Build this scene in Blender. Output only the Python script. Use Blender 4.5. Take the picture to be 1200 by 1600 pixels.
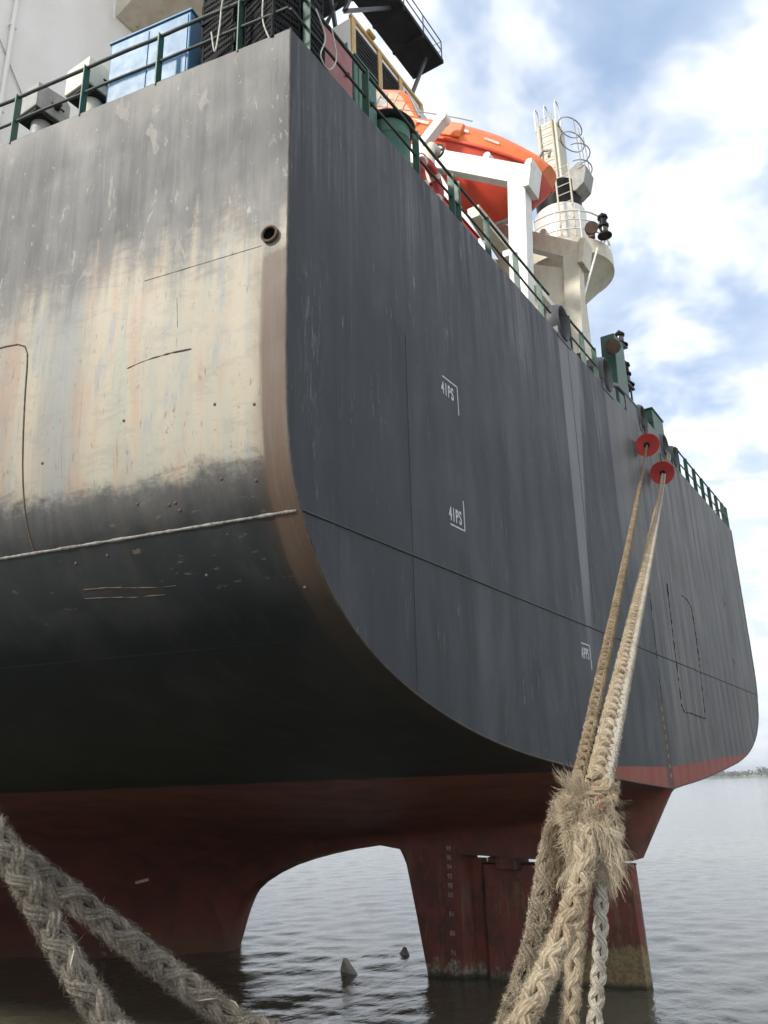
import bpy, math, random
import numpy as np
from mathutils import Vector, Matrix, Quaternion
rnd = random.Random(7)
nrs = np.random.RandomState(11)
scn = bpy.context.scene
for o in list(bpy.data.objects): bpy.data.objects.remove(o)
COL = scn.collection
# ------------------------------------------------------------------ camera
EYE = Vector((-18.963, -4.914, 4.24))
cd = bpy.data.cameras.new('camera'); cam = bpy.data.objects.new('camera', cd); COL.objects.link(cam)
cd.sensor_fit = 'VERTICAL'; cd.sensor_height = 36.0; cd.lens = 36.0 * 1279.3 / 1600.0
cd.clip_start = 0.05; cd.clip_end = 20000
_b = Vector((-0.80024071, -0.50991734, -0.31559327)); _r = Vector((0.54427789, -0.83852428, -0.02527066)); _u = Vector((-0.25174668, -0.19199305, 0.948558))
m = Matrix.Identity(4)
for i in range(3): m[i][0] = _r[i]; m[i][1] = _u[i]; m[i][2] = _b[i]; m[i][3] = EYE[i]
cam.matrix_world = m
scn.camera = cam
# ------------------------------------------------------------------ light
SUN_DIR = Vector((-0.74, 0.30, 0.60)).normalized()          # towards the sun: off the port side, a little forward
wd = bpy.data.worlds.new('World'); scn.world = wd; wd.use_nodes = True
SUN_EL = math.asin(SUN_DIR.z); SUN_AZ = math.atan2(SUN_DIR.x, SUN_DIR.y)
sl = bpy.data.lights.new('sun', 'SUN'); sl.energy = 2.3; sl.angle = math.radians(6); sl.color = (1.0, 0.94, 0.85)
so = bpy.data.objects.new('sun', sl); COL.objects.link(so); so.rotation_euler = SUN_DIR.to_track_quat('Z', 'Y').to_euler(); so.location = (-60, 30, 60)
scn.view_settings.view_transform = 'Standard'; scn.view_settings.look = 'None'; scn.view_settings.exposure = 0.75; scn.view_settings.gamma = 1.0
scn.render.engine = 'CYCLES'
scn.cycles.adaptive_threshold = 0.03; scn.cycles.max_bounces = 6; scn.cycles.diffuse_bounces = 3; scn.cycles.glossy_bounces = 3; scn.cycles.transmission_bounces = 2

# ------------------------------------------------------------------ node helper
class NG:
    def __init__(s, nt): s.nt = nt
    def node(s, t, **kw):
        n = s.nt.nodes.new(t)
        for k, v in kw.items(): setattr(n, k, v)
        return n
    def put(s, sock, v):
        if isinstance(v, bpy.types.NodeSocket): s.nt.links.new(v, sock)
        elif v is not None:
            if isinstance(v, (tuple, list)) and len(v) == 3 and sock.type == 'RGBA': v = (*v, 1)
            sock.default_value = v
    def math(s, op, a, b=0.0, c=None, clamp=False):
        n = s.node('ShaderNodeMath', operation=op); n.use_clamp = clamp
        s.put(n.inputs[0], a); s.put(n.inputs[1], b)
        if c is not None: s.put(n.inputs[2], c)
        return n.outputs[0]
    def add(s, a, b): return s.math('ADD', a, b)
    def sub(s, a, b): return s.math('SUBTRACT', a, b)
    def mul(s, a, b): return s.math('MULTIPLY', a, b)
    def mx(s, f, a, b, bt='MIX'):
        n = s.node('ShaderNodeMix', data_type='RGBA', blend_type=bt); n.clamp_factor = True
        s.put(n.inputs[0], f); s.put(n.inputs[6], a); s.put(n.inputs[7], b); return n.outputs[2]
    def sm(s, x, a, b, lo=0.0, hi=1.0):
        n = s.node('ShaderNodeMapRange', interpolation_type='SMOOTHSTEP')
        if a > b: a, b, lo, hi = b, a, hi, lo
        s.put(n.inputs[0], x); n.inputs[1].default_value = a; n.inputs[2].default_value = b; n.inputs[3].default_value = lo; n.inputs[4].default_value = hi
        return n.outputs[0]
    def band(s, x, a, b, e): return s.mul(s.sm(x, a - e, a + e), s.sm(x, b + e, b - e))
    def obj(s): return s.node('ShaderNodeTexCoord').outputs['Object']
    def sep(s, v):
        n = s.node('ShaderNodeSeparateXYZ'); s.put(n.inputs[0], v); return n.outputs
    def comb(s, x, y, z):
        n = s.node('ShaderNodeCombineXYZ')
        for i, v in enumerate((x, y, z)): s.put(n.inputs[i], v)
        return n.outputs[0]
    def scale(s, v, sc, loc=(0, 0, 0)):
        n = s.node('ShaderNodeMapping'); s.put(n.inputs[0], v); n.inputs[1].default_value = loc; n.inputs[3].default_value = sc; return n.outputs[0]
    def noise(s, v, sc, det=5.0, ro=0.6, dist=0.0):
        n = s.node('ShaderNodeTexNoise'); s.put(n.inputs['Vector'], v); n.inputs['Scale'].default_value = sc; n.inputs['Detail'].default_value = min(det, 4.0)
        n.inputs['Roughness'].default_value = ro; n.inputs['Distortion'].default_value = dist; return n.outputs[0]
    def bump(s, h, st=0.3, d=0.01):
        n = s.node('ShaderNodeBump'); n.inputs['Strength'].default_value = st; n.inputs['Distance'].default_value = d; s.put(n.inputs['Height'], h); return n.outputs[0]

def newmat(name):
    mt = bpy.data.materials.new(name); mt.use_nodes = True
    g = NG(mt.node_tree); bs = mt.node_tree.nodes['Principled BSDF']
    return mt, g, bs

# ------------------------------------------------------------------ sky with broken cloud
g = NG(wd.node_tree); bg = wd.node_tree.nodes['Background']; bg.inputs[1].default_value = 0.1
sky = g.node('ShaderNodeTexSky', sky_type='NISHITA'); sky.sun_disc = False; sky.sun_elevation = SUN_EL; sky.sun_rotation = SUN_AZ
sky.altitude = 10; sky.air_density = 1.0; sky.dust_density = 0.6; sky.ozone_density = 1.6
tv = g.node('ShaderNodeTexCoord').outputs['Generated']; sx, sy, sz = g.sep(tv)
den = g.math('ADD', g.math('MAXIMUM', sz, 0.0), 0.30)
cv = g.comb(g.math('DIVIDE', sx, den), g.math('DIVIDE', sy, den), 0.0)
SKY_OFF = (2.2, 9.3, 7)
n1 = g.noise(g.scale(cv, (1, 1, 1), SKY_OFF), 1.9, 7, 0.55, 0.3)
n2 = g.noise(g.scale(cv, (1, 1, 1), (9.1, 4.3, 2)), 5.5, 5, 0.6, 0.2)
cl = g.add(g.mul(n1, 0.75), g.mul(n2, 0.25))
low = g.sm(sz, 0.62, 0.12)                                     # cloud deck closes up towards the horizon
cov = g.sm(g.add(cl, g.mul(low, 0.10)), 0.29, 0.57)
ccol = g.mx(g.sm(n2, 0.40, 0.60), (5.4, 6.0, 6.8), (8.4, 8.4, 8.4))
blue = g.mx(0.6, sky.outputs[0], (2.7, 3.9, 5.9))
hz = g.sm(sz, 0.34, 0.0)
skyc = g.mx(g.mul(cov, 0.97), blue, ccol)
skyc = g.mx(g.mul(hz, 0.8), skyc, (5.3, 5.75, 6.2))
g.put(bg.inputs[0], skyc)

# ------------------------------------------------------------------ mesh helpers
class MB:
    def __init__(s): s.v = []; s.f = []
    def addv(s, vs, fs):
        o = len(s.v); s.v += [tuple(p) for p in vs]; s.f += [tuple(i + o for i in f) for f in fs]; return s
    def box(s, x0, x1, y0, y1, z0, z1, M=None):
        vs = [Vector((x, y, z)) for z in (z0, z1) for y in (y0, y1) for x in (x0, x1)]
        if M: vs = [M @ v for v in vs]
        return s.addv(vs, [(0, 2, 3, 1), (4, 5, 7, 6), (0, 1, 5, 4), (2, 6, 7, 3), (0, 4, 6, 2), (1, 3, 7, 5)])
    def tube(s, path, r, n=10, caps=True, closed=False):
        P = [Vector(p) for p in path]; k = len(P); rr = r if isinstance(r, (list, tuple)) else [r] * k
        rings = []; up = None
        for i in range(k):
            if closed: t = (P[(i + 1) % k] - P[i - 1])
            else: t = P[min(i + 1, k - 1)] - P[max(i - 1, 0)]
            t.normalize()
            if up is None:
                up = t.orthogonal().normalized() if abs(t.z) > .9 else (Vector((0, 0, 1)) - t * t.z).normalized()
            else: up = (up - t * up.dot(t)).normalized()
            w = t.cross(up)
            rings.append([P[i] + (up * math.cos(a) + w * math.sin(a)) * rr[i] for a in [2 * math.pi * j / n for j in range(n)]])
        vs = [q for rg in rings for q in rg]; fs = []
        for i in range(k if closed else k - 1):
            a = i * n; b = ((i + 1) % k) * n
            for j in range(n): fs.append((a + j, a + (j + 1) % n, b + (j + 1) % n, b + j))
        if caps and not closed: fs += [tuple(range(n))[::-1], tuple((k - 1) * n + j for j in range(n))]
        return s.addv(vs, fs)
    def beam(s, a, b, w, h, up=(0, 0, 1)):
        a = Vector(a); b = Vector(b); t = (b - a).normalized(); up = Vector(up); up = (up - t * up.dot(t)).normalized(); sd = t.cross(up)
        vs = [p + sd * (w / 2 * i) + up * (h / 2 * j) for p in (a, b) for i, j in ((-1, -1), (1, -1), (1, 1), (-1, 1))]
        return s.addv(vs, [(3, 2, 1, 0), (4, 5, 6, 7), (0, 1, 5, 4), (1, 2, 6, 5), (2, 3, 7, 6), (3, 0, 4, 7)])
    def lathe(s, prof, o, ax=(0, 0, 1), n=24, sx=1.0):
        ax = Vector(ax).normalized(); e1 = ax.orthogonal().normalized(); e2 = ax.cross(e1); o = Vector(o); k = len(prof); vs = []
        for (r, z) in prof:
            for j in range(n):
                a = 2 * math.pi * j / n; vs.append(o + ax * z + (e1 * math.cos(a) * sx + e2 * math.sin(a)) * r)
        fs = []
        for i in range(k - 1):
            for j in range(n): fs.append((i * n + j, i * n + (j + 1) % n, (i + 1) * n + (j + 1) % n, (i + 1) * n + j))
        if prof[0][0] > 1e-4: fs.append(tuple(range(n))[::-1])
        if prof[-1][0] > 1e-4: fs.append(tuple((k - 1) * n + j for j in range(n)))
        return s.addv(vs, fs)
    def prism(s, poly, d):
        k = len(poly); d = Vector(d); vs = [Vector(p) for p in poly] + [Vector(p) + d for p in poly]
        fs = [tuple(range(k))[::-1], tuple(range(k, 2 * k))] + [(i, (i + 1) % k, k + (i + 1) % k, k + i) for i in range(k)]
        return s.addv(vs, fs)
    def build(s, name, mt, parent=None, smooth=None, bevel=0.0, fix=True):
        me = bpy.data.meshes.new(name); off = root_loc(parent)
        me.from_pydata([tuple(Vector(p) - off) for p in s.v], [], s.f)
        if fix:
            import bmesh
            bm = bmesh.new(); bm.from_mesh(me); bmesh.ops.recalc_face_normals(bm, faces=bm.faces); bm.to_mesh(me); bm.free()
        me.materials.append(MAT[mt] if isinstance(mt, str) else mt)
        o = bpy.data.objects.new(name, me); COL.objects.link(o)
        if parent: o.parent = parent
        if smooth: 
            me.shade_smooth(); me.set_sharp_from_angle(angle=math.radians(smooth))
        if bevel:
            md = o.modifiers.new('Bevel', 'BEVEL'); md.width = bevel; md.segments = 2; md.limit_method = 'ANGLE'
        return o
ROOT = {}
def root_loc(p):
    while p is not None:
        if p.name in ROOT: return ROOT[p.name]
        p = p.parent
    return Vector((0, 0, 0))
def thing(name, label, cat, loc, group=None):
    o = bpy.data.objects.new(name, None); COL.objects.link(o); o.location = loc; o.empty_display_size = 0.2
    ROOT[o.name] = Vector(loc); tag(o, label, cat, group); return o
def tag(o, label=None, cat=None, group=None, kind=None):
    if label: o['label'] = label
    if cat: o['category'] = cat
    if group: o['group'] = group
    if kind: o['kind'] = kind
    return o
def at_base(o, loc):      # give a one-mesh thing its own origin
    loc = Vector(loc); o.data.transform(Matrix.Translation(-loc)); o.location = loc; return o
def cr(P, t):             # Catmull-Rom through rows of P at parameters t in [0,len-1]
    P = np.asarray(P, float); n = len(P); out = []
    for q in t:
        i = min(int(q), n - 2); f = q - i; p0 = P[max(i - 1, 0)]; p1 = P[i]; p2 = P[i + 1]; p3 = P[min(i + 2, n - 1)]
        out.append(0.5 * ((2 * p1) + (-p0 + p2) * f + (2 * p0 - 5 * p1 + 4 * p2 - p3) * f * f + (-p0 + 3 * p1 - 3 * p2 + p3) * f ** 3))
    return np.array(out)

# ------------------------------------------------------------------ materials
MAT = {}
def paint(name, c1, c2=None, rough=0.5, sc=2.0, streak=0.25, rust=0.0, rustcol=(0.16, 0.06, 0.025), amt=1.0, bump=0.15, spec=0.5, metal=0.0):
    mt, g, bs = newmat(name); v = g.obj(); c2 = c2 or tuple(x * 0.7 for x in c1)
    a = g.noise(g.scale(v, (sc, sc, sc * streak)), 1.6, 7, 0.62); b = g.noise(v, sc * 4.0, 6, 0.65)
    f = g.sm(g.add(g.mul(a, 0.65), g.mul(b, 0.35)), 0.40, 0.64)
    c = g.mx(g.mul(f, amt), c1, c2)
    if rust:
        r = g.sm(g.add(g.mul(g.noise(g.scale(v, (sc, sc, sc * streak), (5, 3, 1)), 2.3, 8, 0.7), 0.7), g.mul(b, 0.3)), 0.66 - 0.16 * rust, 0.72 - 0.12 * rust)
        c = g.mx(g.mul(r, 0.9), c, g.mx(b, rustcol, tuple(x * 0.45 for x in rustcol)))
    g.put(bs.inputs['Base Color'], c); g.put(bs.inputs['Roughness'], g.math('ADD', g.mul(b, 0.25), rough - 0.12)); bs.inputs['Metallic'].default_value = metal
    bs.inputs['Specular IOR Level'].default_value = spec
    g.put(bs.inputs['Normal'], g.bump(g.add(b, g.mul(a, 0.5)), bump, 0.01)); MAT[name] = mt; return mt
paint('white', (0.80, 0.79, 0.75), (0.70, 0.67, 0.60), 0.45, 1.6, 0.2, 0.30, (0.30, 0.15, 0.06))
paint('cream', (0.662, 0.616, 0.497), (0.552, 0.488, 0.368), 0.5, 1.5, 0.2, 0.30, (0.34, 0.16, 0.06))
paint('house_white', (0.872, 0.839, 0.785), (0.807, 0.763, 0.698), 0.5, 0.35, 0.3, 0.0)
paint('green', (0.026, 0.098, 0.064), (0.038, 0.090, 0.064), 0.5, 3.0, 0.3, 0.25, (0.09, 0.045, 0.02))
paint('green_light', (0.043, 0.144, 0.097), (0.032, 0.101, 0.072), 0.5, 2.0, 0.3, 0.15, (0.12, 0.06, 0.03))
paint('green_dark', (0.016, 0.045, 0.03), (0.03, 0.028, 0.02), 0.55, 4.0, 0.5, 0.55, (0.06, 0.03, 0.018))
paint('rail_worn', (0.03, 0.05, 0.04), (0.05, 0.04, 0.035), 0.6, 7.0, 0.6, 0.5, (0.07, 0.045, 0.035))
paint('blue', (0.055, 0.185, 0.33), (0.045, 0.15, 0.28), 0.45, 1.4, 0.3, 0.06)
paint('red', (0.50, 0.035, 0.025), (0.40, 0.03, 0.025), 0.5, 2.5, 0.4, 0.1)
paint('red_faded', (0.315, 0.105, 0.098), (0.270, 0.075, 0.075), 0.55, 2.0, 0.3, 0.1)
paint('orange', (0.80, 0.19, 0.04), (0.68, 0.155, 0.04), 0.42, 0.9, 0.6, 0.10, (0.45, 0.17, 0.06), bump=0.06)
paint('orange_red', (0.70, 0.075, 0.03), (0.60, 0.06, 0.028), 0.42, 0.9, 0.6, 0.08, (0.35, 0.06, 0.03), bump=0.06)
paint('yellow', (0.527, 0.340, 0.102), (0.425, 0.255, 0.076), 0.5, 2.0, 0.3, 0.2)
paint('black', (0.012, 0.012, 0.013), (0.025, 0.024, 0.023), 0.5, 4.0, 0.6, 0.1, spec=0.12)
paint('dark_steel', (0.030, 0.032, 0.038), (0.045, 0.045, 0.05), 0.5, 2.0, 0.4, 0.15)
paint('soot', (0.016, 0.015, 0.015), (0.03, 0.028, 0.026), 0.7, 1.0, 0.5, 0.1, spec=0.12)
paint('chock_grey', (0.062, 0.065, 0.068), (0.099, 0.099, 0.102), 0.5, 3.0, 0.3, 0.2, (0.10, 0.06, 0.045))
paint('plastic_black', (0.010, 0.010, 0.011), (0.020, 0.020, 0.021), 0.7, 5.0, 0.7, 0.0, spec=0.12)
paint('grey_box', (0.336, 0.336, 0.320), (0.240, 0.232, 0.216), 0.55, 3.0, 0.3, 0.1)
paint('cream_vent', (0.72, 0.69, 0.55), (0.62, 0.58, 0.45), 0.5, 2.0, 0.3, 0.06)
paint('rust', (0.10, 0.055, 0.035), (0.055, 0.032, 0.022), 0.8, 6.0, 0.5, 0.3)
paint('rust_light', (0.30, 0.16, 0.10), (0.18, 0.09, 0.06), 0.8, 6.0, 0.5, 0.2)
paint('weld_light', (0.255, 0.247, 0.225), (0.105, 0.090, 0.075), 0.7, 9.0, 1.0, 0.3)
paint('weld_dark', (0.026, 0.028, 0.032), (0.044, 0.046, 0.050), 0.6, 9.0, 1.0, 0.2)
paint('weld_rust', (0.14, 0.075, 0.045), (0.07, 0.045, 0.03), 0.8, 9.0, 1.0, 0.3)
paint('weld_edge', (0.075, 0.062, 0.05), (0.035, 0.028, 0.022), 0.7, 9.0, 0.3, 0.3, (0.09, 0.05, 0.03))
paint('weld_faint', (0.17, 0.14, 0.11), (0.11, 0.09, 0.075), 0.8, 9.0, 1.0, 0.2)
paint('crack_black', (0.008, 0.008, 0.008), (0.02, 0.018, 0.017), 0.8, 9.0, 1.0, 0.1)
paint('bronze', (0.62, 0.58, 0.50), (0.42, 0.38, 0.31), 0.6, 3.0, 1.0, 0.0)
paint('concrete', (0.33, 0.32, 0.29), (0.22, 0.21, 0.19), 0.9, 1.2, 1.0, 0.0)
paint('window_grey', (0.240, 0.232, 0.200), (0.176, 0.168, 0.152), 0.2, 2.0, 0.6, 0.0)
paint('retro_tape', (0.62, 0.62, 0.58), (0.5, 0.38, 0.28), 0.4, 6.0, 1.0, 0.1)
paint('mark_white', (0.629, 0.637, 0.637), (0.425, 0.433, 0.442), 0.6, 9.0, 0.5, 0.0, bump=0.02)
paint('mark_worn', (0.374, 0.363, 0.330), (0.220, 0.187, 0.165), 0.7, 12.0, 0.6, 0.0, bump=0.02)
paint('mark_faint', (0.156, 0.162, 0.168), (0.060, 0.063, 0.066), 0.7, 8.0, 0.3, 0.0, bump=0.02)
paint('mark_pale', (0.52, 0.43, 0.35), (0.34, 0.24, 0.19), 0.7, 14.0, 0.6, 0.0, bump=0.02)
paint('bore_shade', (0.002, 0.002, 0.002), (0.003, 0.003, 0.003), 0.95, 4.0, 1.0, 0.0, spec=0.0)
paint('light_glass', (0.05, 0.045, 0.05), (0.09, 0.05, 0.05), 0.15, 5.0, 1.0, 0.0)
paint('rope_line', (0.62, 0.60, 0.54), (0.45, 0.42, 0.36), 0.9, 9.0, 1.0, 0.0)

def rope_mat(name, c1, c2, c3):
    mt, g, bs = newmat(name); v = g.obj(); uu, vv_, _ = g.sep(g.node('ShaderNodeTexCoord').outputs['UV'])
    a = g.noise(v, 22, 4, 0.65); b = g.noise(v, 260, 3, 0.7); c = g.noise(v, 5, 3, 0.6)
    tw = g.math('SINE', g.add(g.add(g.mul(uu, 31.416), g.mul(vv_, 190.0)), g.mul(b, 3.0)))            # yarns twisted inside the strand
    col = g.mx(g.sm(a, 0.38, 0.62), c1, c2); col = g.mx(g.sm(g.add(g.mul(b, 0.6), g.mul(c, 0.4)), 0.46, 0.60), col, c3)
    col = g.mx(g.sm(tw, -0.2, -1.0, 0.0, 0.45), col, tuple(x * 0.55 for x in c2))  # grooves between yarns darkened in the colour to read as shade
    g.put(bs.inputs['Base Color'], col); bs.inputs['Roughness'].default_value = 0.95; bs.inputs['Specular IOR Level'].default_value = 0.15
    g.put(bs.inputs['Normal'], g.bump(g.add(g.mul(b, 1.2), g.mul(tw, 0.35)), 0.8, 0.003)); MAT[name] = mt
rope_mat('rope_tan', (0.36, 0.285, 0.19), (0.24, 0.18, 0.11), (0.44, 0.37, 0.27))
rope_mat('rope_brown', (0.23, 0.17, 0.10), (0.13, 0.095, 0.058), (0.31, 0.24, 0.155))
rope_mat('rope_dark', (0.15, 0.12, 0.082), (0.085, 0.068, 0.047), (0.22, 0.18, 0.125))
rope_mat('rope_pale', (0.44, 0.395, 0.32), (0.32, 0.28, 0.22), (0.54, 0.50, 0.425))
rope_mat('rope_grey', (0.175, 0.152, 0.120), (0.108, 0.093, 0.073), (0.24, 0.212, 0.172))
rope_mat('fibre_tan', (0.56, 0.46, 0.32), (0.45, 0.35, 0.23), (0.64, 0.56, 0.43))
rope_mat('fibre_grey', (0.21, 0.185, 0.15), (0.15, 0.132, 0.105), (0.27, 0.245, 0.20))
rope_mat('yarn_white', (0.48, 0.45, 0.38), (0.38, 0.35, 0.29), (0.56, 0.53, 0.46))

def hull_mat():
    mt, g, bs = newmat('hull_paint'); v = g.obj(); x, y, z = g.sep(v)
    st = g.noise(g.scale(v, (1.2, 3.2, 0.22)), 1.5, 8, 0.62)              # vertical runs
    st2 = g.noise(g.scale(v, (3, 11.0, 0.45), (4, 2, 7)), 1.6, 7, 0.65)
    bl = g.noise(v, 1.1, 7, 0.6, 0.4); fi = g.noise(v, 14, 6, 0.7)
    # faded topside grey
    grey = g.mx(g.sm(st, 0.36, 0.66), (0.056, 0.057, 0.057), (0.104, 0.103, 0.099))
    grey = g.mx(g.mul(g.sm(g.noise(g.scale(v, (1.0, 1.6, 0.5), (7, 2, 4)), 1.0, 7, 0.65, 0.5), 0.50, 0.64), 0.6), grey, (0.132, 0.130, 0.123))
    grey = g.mx(g.mul(g.sm(st2, 0.54, 0.70), 0.40), grey, (0.168, 0.16, 0.142))
    patch = g.noise(g.scale(v, (1.5, 2.4, 1.0), (2, 9, 4)), 1.5, 8, 0.68, 0.6)
    grey = g.mx(g.mul(g.sm(patch, 0.60, 0.66), 0.55), grey, (0.27, 0.255, 0.225))
    zt = g.sub(z, g.mul(g.sub(st2, 0.5), 1.1))
    grey = g.mx(g.mul(g.sm(zt, 12.2, 13.0), 0.5), grey, (0.20, 0.195, 0.18))      # chalky strip under the deck edge
    # worn-through primer
    cream = g.mx(g.sm(st, 0.40, 0.62), (0.385, 0.34, 0.258), (0.335, 0.328, 0.268))
    cream = g.mx(g.mul(g.sm(g.noise(g.scale(v, (2, 2.1, 0.3), (1, 8, 3)), 1.1, 5, 0.6), 0.50, 0.66), 0.8), cream, (0.39, 0.27, 0.185))
    cream = g.mx(g.mul(g.sm(g.noise(g.scale(v, (2, 1.7, 0.5), (6, 1, 9)), 1.9, 6, 0.6), 0.56, 0.68), 0.7), cream, (0.25, 0.265, 0.275))
    cream = g.mx(g.mul(g.sm(fi, 0.62, 0.72), 0.45), cream, (0.20, 0.155, 0.12))
    cream = g.mx(g.mul(g.sm(g.noise(g.scale(v, (9, 9, 2.2), (1, 1, 1)), 2.2, 3, 0.5), 0.665, 0.70), 0.55), cream, (0.15, 0.105, 0.08))
    patchy = g.noise(g.scale(v, (1.5, 1.3, 3.2), (2, 5, 8)), 1.7, 4, 0.7, 0.8)
    cream = g.mx(g.mul(g.sm(patchy, 0.50, 0.62), 0.35), cream, (0.25, 0.235, 0.20))
    edge = g.add(g.mul(g.sub(bl, 0.5), 0.55), g.mul(g.sub(fi, 0.5), 0.25))
    lo = g.sm(g.add(g.add(z, edge), g.mul(g.sub(patchy, 0.5), 0.5)), 7.22, 7.62)
    hi = g.sm(g.add(g.add(z, g.mul(g.sub(st, 0.5), 2.2)), g.mul(g.sub(patchy, 0.5), 0.8)), 10.75, 9.55)
    cm = g.mul(lo, hi)
    # grey-blue repaint runs between y 2.45 and 3.5 m and a cleaner patch beyond
    yy = g.add(y, g.mul(g.sub(st2, 0.5), 0.5))
    cm2 = g.mul(cm, g.sub(1.0, g.mul(g.band(yy, 2.75, 3.30, 0.22), 0.6)))
    cm2 = g.mul(cm2, g.sub(1.0, g.mul(g.sm(yy, 3.3, 4.0), 0.30)))
    rub = g.band(yy, 2.75, 3.30, 0.3)
    col = g.mx(g.mul(g.mul(rub, cm), 0.8), grey, g.mx(st2, (0.15, 0.163, 0.175), (0.29, 0.29, 0.29)))
    col = g.mx(cm2, col, cream)
    chip = g.sm(g.noise(g.scale(v, (4, 5.5, 2.6), (3, 7, 1)), 2.0, 4, 0.72), 0.655, 0.675)
    col = g.mx(g.mul(chip, g.sm(z, 7.0, 7.8, 0.2, 0.7)), col, g.mx(cm, (0.30, 0.29, 0.265), (0.17, 0.14, 0.115)))
    run = g.mul(g.sm(g.noise(g.scale(v, (5, 17.0, 0.35), (9, 2, 3)), 1.4, 4, 0.6), 0.60, 0.68), g.sm(st, 0.40, 0.6)); col = g.mx(g.mul(run, 0.45), col, (0.19, 0.125, 0.085))
    # rust-brown rub band along the after corner
    rb = g.mul(g.sm(g.add(y, g.mul(g.sub(st2, 0.5), 0.10)), 0.335, 0.275), g.sm(g.add(z, edge), 9.95, 9.75))
    brown = g.mx(st, (0.072, 0.040, 0.025), (0.125, 0.078, 0.050)); brown = g.mx(g.sm(st2, 0.5, 0.66), brown, (0.10, 0.082, 0.063))
    # black paint on the turn of the counter
    blk = g.mx(g.sm(bl, 0.42, 0.66), (0.013, 0.017, 0.018), (0.026, 0.028, 0.028))
    blk = g.mx(g.mul(g.sm(st, 0.55, 0.72), 0.45), blk, (0.045, 0.036, 0.027))
    scuff = g.mul(g.sm(g.noise(g.scale(v, (2, 2.5, 9.0), (3, 3, 3)), 1.2, 6, 0.65), 0.63, 0.70), g.band(z, 6.2, 7.2, 0.2))
    blk = g.mx(g.mul(scuff, 0.6), blk, (0.15, 0.12, 0.09))
    dusty = g.mul(g.sm(g.add(z, edge), 6.75, 7.45), g.sm(st, 0.3, 0.7, 0.5, 1.0)); blk = g.mx(g.mul(dusty, 0.75), blk, (0.105, 0.10, 0.092))
    col = g.mx(g.sm(g.add(g.add(z, edge), g.mul(g.sub(patchy, 0.5), 0.5)), 7.62, 7.25), col, blk)
    stain = g.mul(g.sm(g.add(y, g.mul(g.sub(bl, 0.5), 0.5)), 0.55, 0.15), g.sm(z, 10.0, 9.6))
    col = g.mx(g.mul(stain, g.mul(g.sm(z, 4.6, 8.2), 0.7)), col, g.mx(st2, (0.06, 0.036, 0.021), (0.10, 0.066, 0.04)))
    col = g.mx(g.mul(rb, g.sm(z, 5.4, 7.4, 0.12, 0.92)), col, brown)
    # boot-top red
    red = g.mx(g.sm(bl, 0.40, 0.64), (0.205, 0.064, 0.048), (0.135, 0.055, 0.041)); red = g.mx(g.mul(g.sm(st, 0.52, 0.68), 0.5), red, (0.165, 0.093, 0.05))
    red = g.mx(g.mul(g.sm(g.add(z, edge), 0.85, 0.1), 0.55), red, g.mx(fi, (0.20, 0.10, 0.07), (0.11, 0.10, 0.055)))
    col = g.mx(g.sm(g.add(z, g.add(g.mul(y, 0.012), g.mul(g.sub(fi, 0.5), 0.02))), 4.375, 4.36), col, red)
    g.put(bs.inputs['Base Color'], col)
    g.put(bs.inputs['Roughness'], g.math('ADD', 0.42, g.mul(bl, 0.28))); bs.inputs['Specular IOR Level'].default_value = 0.35
    # plates dished between frames and hand-applied paint
    dish = g.noise(g.scale(v, (0.6, 1.3, 0.5)), 1.0, 2, 0.5)
    n1 = g.bump(dish, 0.5, 0.05)
    nb = g.node('ShaderNodeBump'); nb.inputs['Strength'].default_value = 0.35; nb.inputs['Distance'].default_value = 0.006; g.put(nb.inputs['Height'], g.add(fi, st2)); g.put(nb.inputs['Normal'], n1)
    g.put(bs.inputs['Normal'], nb.outputs[0]); MAT['hull_paint'] = mt
hull_mat()
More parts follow.
